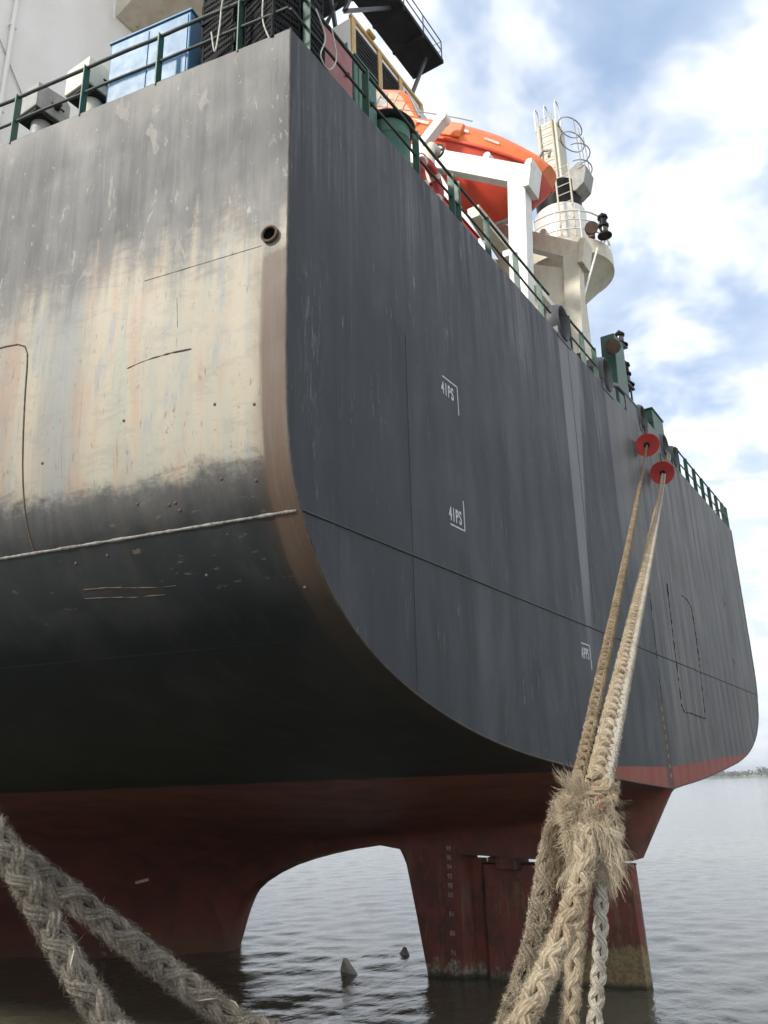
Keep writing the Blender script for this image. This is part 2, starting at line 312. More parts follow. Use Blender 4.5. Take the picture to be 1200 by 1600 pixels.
def transom_mat():
    mt, g, bs = newmat('transom_paint'); v = g.obj(); x, y, z = g.sep(v)
    st = g.noise(g.scale(v, (1.7, 1, 0.10)), 1.5, 8, 0.6); st2 = g.noise(g.scale(v, (7.5, 1, 0.22), (4, 2, 7)), 1.5, 8, 0.66)
    st3 = g.noise(g.scale(v, (16, 1, 0.55), (1, 5, 2)), 1.4, 6, 0.6)
    bl = g.noise(v, 0.55, 6, 0.6, 0.4); fi = g.noise(v, 12, 6, 0.7)
    col = g.mx(g.sm(st, 0.38, 0.64), (0.022, 0.0245, 0.029), (0.034, 0.037, 0.043))
    col = g.mx(g.mul(g.sm(bl, 0.40, 0.62), 0.5), col, (0.031, 0.035, 0.045))
    col = g.mx(g.mul(g.sm(z, 7.62, 7.52), 0.45), col, (0.027, 0.030, 0.033))
    tchn = g.noise(g.scale(v, (0.8, 1, 0.3), (5, 0, 1)), 1.2, 3, 0.5)
    # rolled touch-up areas
    tch = g.noise(g.scale(v, (0.55, 1, 0.42), (2, 0, 5)), 1.3, 2, 0.4)
    col = g.mx(g.mul(g.sm(tch, 0.545, 0.56), 0.5), col, (0.028, 0.031, 0.037))
    top = g.sm(g.add(z, g.mul(g.sub(st2, 0.5), 5.0)), 10.0, 12.9)
    col = g.mx(g.mul(g.mul(top, g.mul(g.sm(g.add(g.mul(st, .62), g.mul(st2, .38)), 0.45, 0.62), g.sm(bl, 0.34, 0.58, 0.25, 1.0))), 0.9), col, (0.15, 0.15, 0.157))
    col = g.mx(g.mul(g.mul(g.sm(st2, 0.60, 0.68), g.sm(bl, 0.42, 0.58)), 0.40), col, (0.11, 0.11, 0.113))
    col = g.mx(g.mul(g.sm(st3, 0.665, 0.70), 0.45), col, (0.16, 0.16, 0.16))
    wash = g.sm(g.noise(g.scale(v, (0.45, 1, 0.20), (3, 1, 6)), 1.4, 4, 0.62, 0.5), 0.50, 0.66); col = g.mx(g.mul(wash, 0.55), col, (0.062, 0.067, 0.077))
    blot = g.sm(g.noise(g.scale(v, (1.4, 1, 1.1), (6, 1, 2)), 1.3, 4, 0.68, 0.7), 0.56, 0.64); col = g.mx(g.mul(blot, 0.35), col, (0.026, 0.028, 0.033))
    dash = g.mul(g.sm(g.noise(g.scale(v, (11, 1, 0.9), (6, 1, 4)), 1.5, 4, 0.7), 0.645, 0.67), g.sm(bl, 0.36, 0.56)); col = g.mx(g.mul(dash, 0.6), col, (0.20, 0.20, 0.205))
    rrun = g.mul(g.sm(g.noise(g.scale(v, (13, 1, 0.20), (2, 8, 1)), 1.5, 4, 0.6), 0.63, 0.69), g.sm(tchn, 0.48, 0.6)); col = g.mx(g.mul(rrun, 0.5), col, (0.075, 0.058, 0.047))
    drk = g.sm(g.noise(g.scale(v, (5, 1, 0.13), (8, 3, 2)), 1.5, 4, 0.55), 0.58, 0.70); col = g.mx(g.mul(drk, 0.45), col, (0.024, 0.026, 0.029))
    fram = g.math('SINE', g.mul(x, 8.2)); col = g.mx(g.mul(g.sm(g.add(fram, g.mul(g.sub(st2, 0.5), 3.0)), 0.55, 1.0), 0.06), col, (0.085, 0.088, 0.094))
    # pale strips tapering down below the fairleads
    def strip(col, xl, xr, taper, z0, c, k):
        d = g.sub(13.0, z)
        left = g.sub(xl, g.mul(d, 0.02)); right = g.sub(xr, g.mul(d, taper))
        j = g.mul(g.sub(st3, 0.5), 0.12)
        mk = g.mul(g.sm(g.add(g.sub(x, left), g.mul(j, 0.3)), 0.0, 0.06), g.sm(g.add(g.sub(right, x), j), 0.0, 0.16))
        mk = g.mul(mk, g.sm(g.add(z, g.mul(g.sub(st2, 0.5), 2)), z0, z0 + 2.5))
        return g.mx(g.mul(mk, k), col, c)
    col = strip(col, -4.44, -3.15, 0.165, 5.6, g.mx(st2, (0.14, 0.143, 0.15), (0.22, 0.22, 0.228)), 0.9)
    col = strip(col, -1.52, -0.1, 0.10, 8.2, g.mx(st2, (0.10, 0.10, 0.105), (0.19, 0.19, 0.195)), 0.75)
    col = strip(col, -0.9, 0.9, 0.03, 7.5, g.mx(st2, (0.10, 0.097, 0.093), (0.20, 0.19, 0.17)), 0.6)
    # dusty streaked starboard half
    sb = g.sm(g.add(x, g.mul(g.sub(st, 0.5), 2.5)), -0.6, 1.6)
    dust = g.mx(g.sm(st2, 0.40, 0.64), (0.072, 0.071, 0.069), (0.18, 0.17, 0.155)); col = g.mx(g.mul(sb, g.sm(st, 0.32, 0.6, 0.45, 0.95)), col, dust)
    col = g.mx(g.mul(g.band(g.add(x, g.mul(g.sub(st2, .5), 1.2)), 4.6, 9.5, 1.0), g.mul(g.sm(z, 9.5, 7.2), 0.35)), col, (0.055, 0.055, 0.055))
    # scuffs beside the port corner
    scf = g.mul(g.band(x, -12.85, -12.45, 0.12), g.mul(g.band(z, 8.0, 9.9, 0.5), g.sm(g.noise(g.scale(v, (9, 1, 1.2)), 2.2, 8, 0.75), 0.52, 0.66)))
    col = g.mx(g.mul(scf, 0.6), col, (0.18, 0.19, 0.21))
    # rust down the centreline draught marks
    rc = g.mul(g.band(g.add(x, g.mul(g.sub(fi, 0.5), 0.25)), -0.34, 0.20, 0.08), g.sm(g.add(z, g.mul(bl, 0.6)), 6.5, 5.8))
    col = g.mx(g.mul(rc, 0.85), col, g.mx(g.sm(st3, 0.42, 0.6), (0.027, 0.019, 0.016), (0.09, 0.05, 0.03)))
    red = g.mx(g.sm(st2, 0.36, 0.66), (0.30, 0.062, 0.036), (0.22, 0.054, 0.036)); red = g.mx(g.mul(rc, 0.7), red, (0.055, 0.028, 0.02))
    zr = g.add(g.add(z, g.mul(g.sub(fi, 0.5), 0.06)), g.mul(g.math('MAXIMUM', x, 0.0), -0.045))
    col = g.mx(g.sm(zr, 4.46, 4.43), col, red)
    g.put(bs.inputs['Base Color'], col); g.put(bs.inputs['Roughness'], g.math('ADD', 0.44, g.mul(bl, 0.22))); bs.inputs['Specular IOR Level'].default_value = 0.28
    n1 = g.bump(g.add(g.noise(g.scale(v, (1.25, 1, 0.6)), 1.0, 2, 0.5), g.mul(fram, 0.10)), 0.55, 0.06)
    nb = g.node('ShaderNodeBump'); nb.inputs['Strength'].default_value = 0.25; nb.inputs['Distance'].default_value = 0.005; g.put(nb.inputs['Height'], g.add(fi, st3)); g.put(nb.inputs['Normal'], n1)
    g.put(bs.inputs['Normal'], nb.outputs[0]); MAT['transom_paint'] = mt
transom_mat()
def red_mat():
    mt, g, bs = newmat('antifouling_red'); v = g.obj(); x, y, z = g.sep(v)
    bl = g.noise(v, 1.6, 7, 0.62, 0.5); st = g.noise(g.scale(v, (3, 3, 0.5)), 1.8, 7, 0.65); fi = g.noise(v, 11, 7, 0.7)
    col = g.mx(g.sm(bl, 0.38, 0.64), (0.22, 0.060, 0.045), (0.135, 0.053, 0.040))
    col = g.mx(g.mul(g.sm(st, 0.52, 0.66), 0.75), col, (0.20, 0.12, 0.075)); col = g.mx(g.mul(g.sm(g.noise(g.scale(v, (1, 2.2, 1.6), (4, 4, 1)), 1.2, 4, 0.7), 0.56, 0.62), 0.7), col, (0.085, 0.05, 0.036)); col = g.mx(g.mul(g.sm(fi, 0.60, 0.70), 0.5), col, (0.055, 0.033, 0.026))
    w = g.add(z, g.add(g.mul(g.sub(bl, 0.5), 1.1), g.mul(g.sub(st, 0.5), 0.9)))
    foul = g.mx(g.sm(fi, 0.40, 0.62), (0.29, 0.22, 0.115), (0.17, 0.125, 0.065))
    aft = g.sm(y, 2.9, 2.3)
    col = g.mx(g.mul(g.sm(w, 0.95, 0.75), aft), col, foul)
    col = g.mx(g.mul(g.sm(w, 0.30, 0.10), g.sub(1.0, aft)), col, g.mx(g.sm(fi, .42, .58), (0.36, 0.30, 0.22), (0.16, 0.12, 0.08)))
    col = g.mx(g.mul(g.sm(g.add(z, g.mul(bl, .2)), 0.25, 0.12), 0.9), col, (0.030, 0.030, 0.018))
    g.put(bs.inputs['Base Color'], col); bs.inputs['Roughness'].default_value = 0.6; bs.inputs['Specular IOR Level'].default_value = 0.3
    g.put(bs.inputs['Normal'], g.bump(g.add(g.mul(bl, 2), fi), 0.35, 0.012)); MAT['antifouling_red'] = mt
red_mat()
def water_mat():
    mt, g, bs = newmat('river_water'); v = g.obj()
    a = g.noise(g.scale(v, (1, 1.7, 1)), 2.6, 4, 0.55, 0.6); b = g.noise(g.scale(v, (1, 1.5, 1), (3, 4, 5)), 9.0, 3, 0.55, 0.4)
    far = g.noise(g.scale(v, (1, 1.4, 1), (8, 1, 0)), 0.45, 4, 0.6, 0.5); big = g.noise(v, 0.05, 3, 0.5)
    bs.inputs['Roughness'].default_value = 0.07; bs.inputs['IOR'].default_value = 1.333
    g.put(bs.inputs['Base Color'], g.mx(big, (0.088, 0.086, 0.060), (0.120, 0.115, 0.082)))
    n1 = g.bump(far, 0.30, 0.12)
    nb = g.node('ShaderNodeBump'); nb.inputs['Strength'].default_value = 0.5; nb.inputs['Distance'].default_value = 0.045; g.put(nb.inputs['Height'], g.add(g.mul(a, 0.65), g.mul(b, 0.3))); g.put(nb.inputs['Normal'], n1)
    g.put(bs.inputs['Normal'], nb.outputs[0]); MAT['river_water'] = mt
water_mat()
def leaf_mat():
    mt, g, bs = newmat('far_foliage'); v = g.obj(); n = g.noise(v, 0.25, 5, 0.6)
    g.put(bs.inputs['Base Color'], g.mx(n, (0.05, 0.075, 0.04), (0.09, 0.11, 0.065))); bs.inputs['Roughness'].default_value = 0.9; MAT['far_foliage'] = mt
    mt, g, bs = newmat('far_bank'); v = g.obj(); n = g.noise(g.scale(v, (0.02, 0.02, 1)), 1.0, 5, 0.6)
    g.put(bs.inputs['Base Color'], g.mx(g.sm(n, .45, .6), (0.12, 0.14, 0.08), (0.34, 0.31, 0.24))); bs.inputs['Roughness'].default_value = 0.95; MAT['far_bank'] = mt
leaf_mat()
def lettered(mtname): return MAT[mtname]

# ------------------------------------------------------------------ water: polar sheet round the quay, real ripples near, flat far
def build_water():
    na, nr = 560, 620
    ang = np.concatenate([np.linspace(math.radians(-80), math.radians(-4), 40), np.linspace(math.radians(-3), math.radians(66), na - 80), np.linspace(math.radians(67), math.radians(150), 40)]); rad = np.concatenate([[0.0], np.geomspace(7.0, 70.0, nr - 120), np.geomspace(71.0, 9000.0, 119)])
    A, Rr = np.meshgrid(ang, rad); X = EYE.x + Rr * np.cos(A); Y = EYE.y + Rr * np.sin(A); Z = np.zeros_like(X)
    step = np.maximum(np.gradient(rad)[:, None], Rr * np.gradient(ang)[None, :])
    for i in range(52):
        lam = 0.22 * (2.6 / 0.22) ** (nrs.rand()); th = math.radians(205) + nrs.randn() * 0.95; k = 2 * math.pi / lam
        amp = 0.0017 * lam ** 0.9 * (0.5 + nrs.rand()); att = np.clip((lam / np.maximum(step, 1e-3) - 2.5) / 3.0, 0, 1)
        Z += amp * att * np.sin(k * (X * math.cos(th) + Y * math.sin(th)) + nrs.rand() * 6.28 + 0.6 * np.sin(0.35 * X + i) + 0.5 * np.sin(0.29 * Y + 2 * i))
    idx = np.arange(na * nr).reshape(nr, na)
    F = np.stack([idx[:-1, :-1], idx[1:, :-1], idx[1:, 1:], idx[:-1, 1:]], -1).reshape(-1, 4)
    me = bpy.data.meshes.new('water'); me.from_pydata(np.stack([X.ravel(), Y.ravel(), Z.ravel()], -1).tolist(), [], F.tolist())
    me.shade_smooth(); me.materials.append(MAT['river_water'])
    if me.polygons[na * 100].normal.z < 0: me.flip_normals()
    o = bpy.data.objects.new('water', me); COL.objects.link(o); tag(o, 'rippled grey-brown river water under and beyond the ship', kind='structure')
build_water()
# far bank with trees
def build_bank():
    mb = MB(); pts = []
    def bk(a, r): return Vector((EYE.x + r * math.cos(a), EYE.y + r * math.sin(a), 0))
    al = [math.radians(-40 + 0.5 * i) for i in range(260)]
    for k, a in enumerate(al):
        r = 1500 + 60 * math.sin(a * 9) ; mb.v += [tuple(bk(a, r) + Vector((0, 0, -0.5))), tuple(bk(a, r + 25) + Vector((0, 0, 3.2))), tuple(bk(a, r + 900) + Vector((0, 0, 7)))]
        if k: i = 3 * k; mb.f += [(i - 3, i, i + 1, i - 2), (i - 2, i + 1, i + 2, i - 1)]
    o = mb.build('river_bank', 'far_bank', smooth=60); tag(o, 'low sandy far bank on the horizon', kind='structure')
    R2 = random.Random(3); vs = []; fs = []
    for i in range(2600):
        a = math.radians(R2.uniform(-40, 88)); r = 1535 + R2.random() ** 2 * 220
        hh = (7 + 7 * (0.5 + 0.5 * math.sin(a * 37 + 1.3)) * (0.5 + 0.5 * math.sin(a * 91))) * R2.uniform(0.65, 1.2); w = hh * R2.uniform(0.45, 0.8)
        c = bk(a, r)
        for q in range(16):
            th = R2.uniform(0, 6.28); rr = w * math.sqrt(R2.random()); zz = 2 + hh * R2.uniform(0.12, 1.0); s = R2.uniform(1.2, 2.6)
            cc = c + Vector((math.cos(th) * rr, math.sin(th) * rr, zz)); k = len(vs)
            for _ in range(4): vs.append(tuple(cc + Vector((R2.uniform(-s, s), R2.uniform(-s, s), R2.uniform(-s, s)))))
            fs += [(k, k + 1, k + 2), (k, k + 2, k + 3), (k, k + 1, k + 3), (k + 1, k + 2, k + 3)]
    me = bpy.data.meshes.new('far_trees'); me.from_pydata(vs, [], fs); me.materials.append(MAT['far_foliage'])
    o = bpy.data.objects.new('far_trees', me); COL.objects.link(o); tag(o, 'hazy belt of trees along the far bank', 'trees', kind='stuff')
build_bank()
# quay under the camera
mb = MB().box(-60, -16.25, -60, 40, -3, 2.60); mb.box(-16.55, -16.25, -60, 40, 2.602, 2.78)
tag(mb.build('quay', 'concrete', bevel=0.03), 'concrete quay with raised kerb', kind='structure')

# ------------------------------------------------------------------ the ship
SHIP = thing('cargo_ship', 'large dark grey cargo ship stern with red bottom moored at the quay', 'ship', (0, 0, 0))
KD = [0, 5, 12.5, 18, 26, 45]; DW = [13.08, 13.98, 14.8, 15.2, 15.5, 15.8]
def deckw(y): return float(np.interp(y, KD, DW))
UP_Z = [13.01, 10.0, 8.6, 7.55, 6.89, 6.10, 5.48, 5.0, 4.66]; UP_O = [0, 0, 0.0, 0.07, 0.27, 0.80, 1.74, 3.16, 4.96]; UP_K = [0, 0, 0, 0.0, 0.008, 0.02, 0.03, 0.035, 0.045]
LOW = {0: [(5.71, 4.41), (3.12, 4.19), (.9, 4.05), (.3, 4.015), (.05, 4.0)],
       .92: [(5.7, 4.32), (3.1, 4.07), (.8, 3.8), (.45, 3.3), (.40, 2.57)],
       3: [(5.7, 4.12), (3.1, 3.78), (.9, 3.42), (.48, 3.05), (.42, 2.55)],
       6.5: [(5.6, 3.87), (3.0, 3.46), (.95, 3.15), (.5, 2.95), (.42, 2.68)],
       7.3: [(5.6, 3.83), (3.0, 3.42), (.96, 3.10), (.52, 2.94), (.42, 2.79)],
       8.65: [(5.6, 3.76), (3.0, 3.32), (1.0, 3.0), (.58, 2.82), (.42, 2.61)],
       9.3: [(5.65, 3.72), (3.05, 3.27), (1.05, 2.92), (.58, 2.70), (.40, 2.49)],
       9.93: [(5.7, 3.68), (3.1, 3.2), (1.05, 2.82), (.56, 2.58), (.38, 2.35)],
       10.5: [(5.75, 3.64), (3.15, 3.13), (1.1, 2.68), (.54, 2.40), (.34, 2.19)],
       11.04: [(5.8, 3.6), (3.2, 3.05), (1.15, 2.50), (.52, 2.20), (.30, 1.98)],
       11.5: [(5.88, 3.56), (3.3, 2.97), (1.18, 2.32), (.48, 1.96), (.26, 1.74)],
       11.85: [(5.95, 3.52), (3.4, 2.88), (1.2, 2.12), (.45, 1.70), (.24, 1.48)],
       12.15: [(6.0, 3.49), (3.5, 2.82), (1.2, 1.9), (.40, 1.38), (.20, 1.14)],
       12.36: [(6.05, 3.46), (3.6, 2.78), (1.2, 1.7), (.36, .95), (.18, .71)],
       12.46: [(6.08, 3.45), (3.65, 2.76), (1.2, 1.6), (.34, .5), (.17, .2)],
       12.49: [(6.1, 3.45), (3.7, 2.75), (1.2, 1.55), (.33, .2), (.17, -.2)],
       12.52: [(6.1, 3.45), (3.7, 2.75), (1.2, 1.52), (.33, .1), (.17, -1.3)],
       13.3: [(6.35, 3.4), (4.0, 2.62), (1.9, 1.42), (1.15, .05), (.9, -1.3)],
       14.6: [(6.8, 3.3), (4.6, 2.4), (3.1, 1.2), (2.35, 0), (2.0, -1.3)],
       17.65: [(7.8, 3.0), (5.8, 2.0), (4.5, 1.0), (3.7, 0), (3.2, -1.3)],
       26: [(11, 2.5), (9.5, 1.5), (8.6, .8), (7.8, 0), (7.0, -1.3)], 45: [(14.5, 1.5), (14.2, .9), (14, .4), (13.9, 0), (13.7, -1.3)]}
LY = sorted(LOW)
def section(y, nseg=5):
    d = deckw(y); P = []
    for zz, oo, kk in zip(UP_Z, UP_O, UP_K): P.append((d - oo, zz - kk * min(y, 30)))
    for i in range(5):
        P.append((float(np.interp(y, LY, [LOW[q][i][0] for q in LY])), float(np.interp(y, LY, [LOW[q][i][1] for q in LY]))))
    return cr(P, np.linspace(0, len(P) - 1, (len(P) - 1) * nseg + 1))
def side_x(y, z):          # half breadth on the upper shell at height z
    S = section(y); return float(np.interp(-z, -S[:, 1], S[:, 0]))
ys = sorted(set([round(q, 3) for q in np.concatenate([np.linspace(0, 6, 25), np.linspace(6, 11, 26), np.linspace(11, 12.52, 17), np.linspace(13, 20, 15), np.linspace(22, 45, 10)])] + LY))
mb = MB(); S = [section(y) for y in ys]; n = len(S[0])
for sgn in (-1, 1):
    o = len(mb.v)
    for y, s in zip(ys, S): mb.v += [(sgn * p[0], y, p[1]) for p in s]
    for i in range(len(ys) - 1):
        for j in range(n - 1):
            q = (o + i * n + j, o + i * n + j + 1, o + (i + 1) * n + j + 1, o + (i + 1) * n + j); mb.f.append(q if sgn > 0 else q[::-1])
o0 = 0; o1 = len(ys) * n                                   # close the keel underside
for i in range(len(ys) - 1):
    a, b = i * n + n - 1, (i + 1) * n + n - 1; mb.f.append((a, b, o1 + b, o1 + a))
hull = mb.build('hull', 'hull_paint', SHIP, smooth=50)
S0 = section(0)
mb = MB(); mb.v = [(-p[0], -0.0, p[1]) for p in S0] + [(p[0], 0.0, p[1]) for p in S0[::-1]]
k = len(S0)
for i in range(k - 1): mb.f.append((i, i + 1, 2 * k - 2 - i, 2 * k - 1 - i))
mb.v = [(x, -0.004, z) for x, y, z in mb.v]
transom = mb.build('transom', 'transom_paint', SHIP)
# decks
mb = MB(); yl = [0.02, 3, 5, 9, 12.5, 18, 26, 45]
for y in yl: mb.v += [(-deckw(y) + .02, y, 12.985), (deckw(y) - .02, y, 12.985)]
for i in range(len(yl) - 1): mb.f.append((2 * i, 2 * i + 1, 2 * i + 3, 2 * i + 2))
mb.build('deck', 'green_dark', SHIP)
# welded edge round the transom, seams on the plating
def seam(path, r, mt, name='weld_seam', n=6, parent=SHIP, jit=0.25):
    P = [Vector(p) for p in path]; out = []; rr = []
    for a, b in zip(P, P[1:]):
        kk = max(1, int((b - a).length / 0.06))
        for i in range(kk): out.append(a.lerp(b, i / kk)); rr.append(r * (1 + rnd.uniform(-jit, jit)))
    out.append(P[-1]); rr.append(r); mb = MB(); mb.tube(out, rr, n); return mb.build(name, mt, parent, smooth=60)
seam([(-p[0], -0.004, p[1]) for p in S0] + [(p[0], -0.004, p[1]) for p in S0[::-1]], 0.017, 'weld_edge', 'edge_weld')
seam([(-side_x(y, 6.89) - .0, y, 6.89) for y in np.linspace(0.05, 12, 40)], 0.020, 'weld_light')
seam([(-12.8, -.006, 6.89), (12.8, -.006, 6.89)], 0.014, 'weld_dark')
seam([(-10.61, -.004, 9.95), (-10.63, -.002, 5.23)], 0.009, 'weld_dark')
seam([(-3.86, -.002, 13.0), (-4.0, -.002, 7.0)], 0.008, 'weld_dark')
seam([(-13.0, -.001, 9.96), (13.0, -.001, 9.96)], 0.0045, 'weld_dark')
seam([(-side_x(y, 9.98) - .001, y, 9.98) for y in np.linspace(0.32, 1.9, 14)], 0.004, 'weld_faint')
seam([(-side_x(y, 5.75) + .007, y, 5.75) for y in np.linspace(0.5, 8, 30)], 0.008, 'crack_black')
ins = [(8.0, 9.62), (3.98, 9.62), (3.78, 9.60), (3.66, 9.54), (3.60, 9.42), (3.575, 9.2), (3.50, 8.0), (3.43, 6.9)]
ins = [(float(np.interp(q, range(len(ins)), [p[0] for p in ins])), float(np.interp(q, range(len(ins)), [p[1] for p in ins]))) for q in np.linspace(0, len(ins) - 1, 71)]
seam([(-side_x(y, z) - .004, y, z) for y, z in ins], 0.0095, 'weld_rust', 'insert_plate_seam')
seam([(-side_x(y, z), y, z) for y, z in [(2.04, 8.85), (1.86, 8.885), (1.69, 8.90), (1.45, 8.905), (1.18, 8.89)]], 0.008, 'rust', 'gouge', jit=.7)
seam([(-side_x(y, z) , y, z) for y, z in [(1.42, 9.62), (1.40, 9.4), (1.385, 9.22)]], 0.004, 'weld_faint', 'gouge')
seam([(-side_x(y, z) + .003, y, z) for y, z in [(2.93, 6.44), (2.6, 6.43), (2.32, 6.40), (2.0, 6.37), (1.72, 6.36)]], 0.006, 'weld_rust', 'scrape_mark', jit=1.0)
seam([(-side_x(y, z) + .003, y, z) for y, z in [(2.95, 6.35), (2.6, 6.33), (2.3, 6.30), (1.9, 6.29)]], 0.005, 'weld_rust', 'scrape_mark', jit=1.0)
for y, z in [(1.9, 7.22), (1.42, 7.16), (1.50, 7.15), (1.38, 7.08), (.82, 7.32), (.42, 7.24), (2.9, 6.72), (3.05, 6.9), (1.3, 6.42), (2.45, 6.75), (.86, 8.15), (2.05, 8.2), (.38, 8.05), (3.2, 7.9), (.25, 6.2)]:
    mbb = MB(); c = Vector((-side_x(y, z), y, z))
    mbb.lathe([(0.019, -0.005), (0.016, 0.008), (0.008, 0.012), (0, 0.012)], c, (-1, -.18, 0), 8); mbb.build('weld_scar', 'weld_rust', SHIP, smooth=40)
# black outlined plate on the starboard half
for pth in ([(1.95, 8.9), (1.85, 7.6), (1.80, 6.6), (1.76, 5.85), (1.94, 5.70)], [(1.94, 5.70), (2.5, 5.72), (3.2, 5.69), (4.1, 5.66)], [(4.1, 5.6), (4.2, 6.3), (4.38, 7.24), (4.40, 8.1), (4.36, 8.64), (4.0, 8.8), (3.4, 8.82)]):
    seam([(x, -0.004, z) for x, z in pth], 0.013, 'crack_black', 'burnt_seam', jit=1.0)
seam([(0.22, -.004, 8.9), (0.10, -.004, 7.0), (0.04, -.004, 5.8)], 0.008, 'crack_black', 'burnt_seam', jit=1.0)
# scupper pipe through the port side
mb = MB(); c = Vector((-side_x(.21, 10.08), .21, 10.08)); mb.lathe([(0.105, -0.02), (0.105, 0.045), (0.085, 0.05), (0.078, 0.045), (0.076, 0.0)], c, (-1, -.18, 0), 22)
sc_ = mb.build('scupper_pipe', 'rust', SHIP, smooth=40)
mb = MB().lathe([(0.0785, 0.018), (0.078, 0.022), (0.001, 0.022)], c, (-1, -.18, 0), 22); mb.build('bore_shade_disc', 'bore_shade', sc_)  # black disc on the uncut hull paints the shade inside the pipe

# lettering painted on the plating
def text(body, size, org, xax, zax, mt, parent, name='hull_marking', sx=1.0):
    cu = bpy.data.curves.new('t', 'FONT'); cu.body = body; cu.size = size; cu.extrude = 0.0006; cu.space_character = 1.15; cu.offset = size * 0.022
    to = bpy.data.objects.new('t', cu); COL.objects.link(to); bpy.context.view_layer.update()
    me = bpy.data.meshes.new_from_object(to.evaluated_get(bpy.context.evaluated_depsgraph_get())); bpy.data.objects.remove(to)
    xax = Vector(xax).normalized(); zax = Vector(zax).normalized(); nax = xax.cross(zax)
    M = Matrix.Identity(4)
    for i in range(3): M[i][0] = xax[i] * sx; M[i][1] = zax[i]; M[i][2] = nax[i]; M[i][3] = org[i]
    me.transform(M); me.transform(Matrix.Translation(-root_loc(parent))); me.materials.clear(); me.materials.append(MAT[mt]); me.name = name
    o = bpy.data.objects.new(name, me); COL.objects.link(o); o.parent = parent; return o
def bracket(pts, w, mt):
    mb = MB()
    for (xa, za), (xb, zb) in pts: mb.box(min(xa, xb) - w / 2, max(xa, xb) + w / 2, -0.0075, -0.0045, min(za, zb) - w / 2, max(za, zb) + w / 2)
    mb.build('bracket_line', mt, SHIP)
YT = -0.0068
text('41PS', .27, (-9.66, YT, 9.50), (1, 0, 0), (0, 0, 1), 'mark_white', SHIP, sx=.62); bracket([((-9.60, 9.775), (-9.16, 9.775)), ((-9.16, 9.775), (-9.16, 9.33))], .022, 'mark_white')
text('41PS', .27, (-9.63, YT, 7.615), (1, 0, 0), (0, 0, 1), 'mark_white', SHIP, sx=.62); bracket([((-9.59, 7.55), (-9.18, 7.55)), ((-9.18, 7.55), (-9.18, 7.98))], .022, 'mark_white')
text('APPS', .27, (-4.92, YT, 6.27), (1, 0, 0), (0, 0, 1), 'mark_white', SHIP, sx=.60); bracket([((-4.88, 6.53), (-4.45, 6.53)), ((-4.45, 6.53), (-4.46, 6.11))], .022, 'mark_white')
text('APPS', .27, (-4.40, YT, 4.90), (1, 0, 0), (0, 0, 1), 'mark_white', SHIP, sx=.60); bracket([((-4.45, 5.17), (-4.02, 5.17)), ((-4.47, 5.17), (-4.49, 4.78))], .022, 'mark_white')
text('41SB', .235, (9.25, YT, 9.50), (1, 0, 0), (0, 0, 1), 'mark_faint', SHIP, sx=.68); bracket([((9.16, 9.775), (9.62, 9.775)), ((9.16, 9.775), (9.16, 9.33))], .022, 'mark_faint')
text('41SB', .235, (9.25, YT, 7.615), (1, 0, 0), (0, 0, 1), 'mark_faint', SHIP, sx=.68); bracket([((9.18, 7.55), (9.6, 7.55))], .022, 'mark_faint')
text('APSB', .235, (4.5, YT, 6.27), (1, 0, 0), (0, 0, 1), 'mark_faint', SHIP, sx=.66); bracket([((4.47, 6.53), (4.9, 6.53))], .022, 'mark_faint')
for i in range(8): text(str([58, 56, 54, 52, 50, 48, 46, 44][i]), .13, (-.14 + .012 * i, YT, 5.62 - .2 * i), (1, 0, 0), (0, 0, 1), 'mark_worn', SHIP, 'draught_mark', sx=.75)

# rudder horn with draught marks, rudder, propeller
mb = MB(); poly = [(4.86, 3.2), (4.86, -1.2), (5.75, -1.2), (6.02, 0), (6.36, 1.48), (6.59, 2.41), (6.70, 2.62), (6.90, 2.9), (6.9, 3.2)]
def slab(poly, hw, edge):
    """vertical centre-plane slab from a y-z outline: flat sides with softened after/forward edges"""
    cy = sum(p[0] for p in poly) / len(poly); cz = sum(p[1] for p in poly) / len(poly); mb = MB(); k = len(poly)
    inn = [(cy + (y - cy) * (1 - edge), cz + (z - cz) * (1 - edge * .3)) for y, z in poly]
    mb.v = [(-hw, y, z) for y, z in inn] + [(-hw * .40, y, z) for y, z in poly] + [(hw * .40, y, z) for y, z in poly] + [(hw, y, z) for y, z in inn]
    mb.f = [tuple(range(k)), tuple(range(3 * k, 4 * k))[::-1]]
    for r in range(3):
        for i in range(k): mb.f.append((r * k + i, r * k + (i + 1) % k, (r + 1) * k + (i + 1) % k, (r + 1) * k + i))
    return mb
horn = slab(poly, .43, .16).build('rudder_horn', 'antifouling_red', SHIP, smooth=40)
for i, t in enumerate(['99', '96', '94', '92', '90', '88', '86', '84', '82', '80', '78', '76', '74', '72']):
    text(t, .15, (-0.4345, 5.38, 2.70 - .203 * i), (0, -1, 0), (0, 0, 1), 'mark_pale' if i < 5 or i in (9, 12) else 'mark_worn' if i % 2 else 'weld_rust', horn, 'draught_mark', sx=.78)
MB().box(-.14, .14, 4.6, 5.2, -1.2, 2.52).build('horn_gap_filler', 'antifouling_red', horn)  # added slab blocking the gap before the rudder so it stays dark
RUD = [(4.66, 2.44), (4.66, -1.3), (1.02, -1.3), (1.05, .1), (1.12, 2.44)]
rud = slab(RUD, .26, .06)
Mr = Matrix.Translation((0, 4.5, 0)) @ Matrix.Rotation(math.radians(9.0), 4, 'Z') @ Matrix.Translation((0, -4.5, 0))
rud.v = [tuple(Mr @ Vector(v)) for v in rud.v]
rudder = rud.build('rudder', 'antifouling_red', SHIP, smooth=40)
def onr(y, z, off=-.262): return Mr @ Vector((off, y, z))
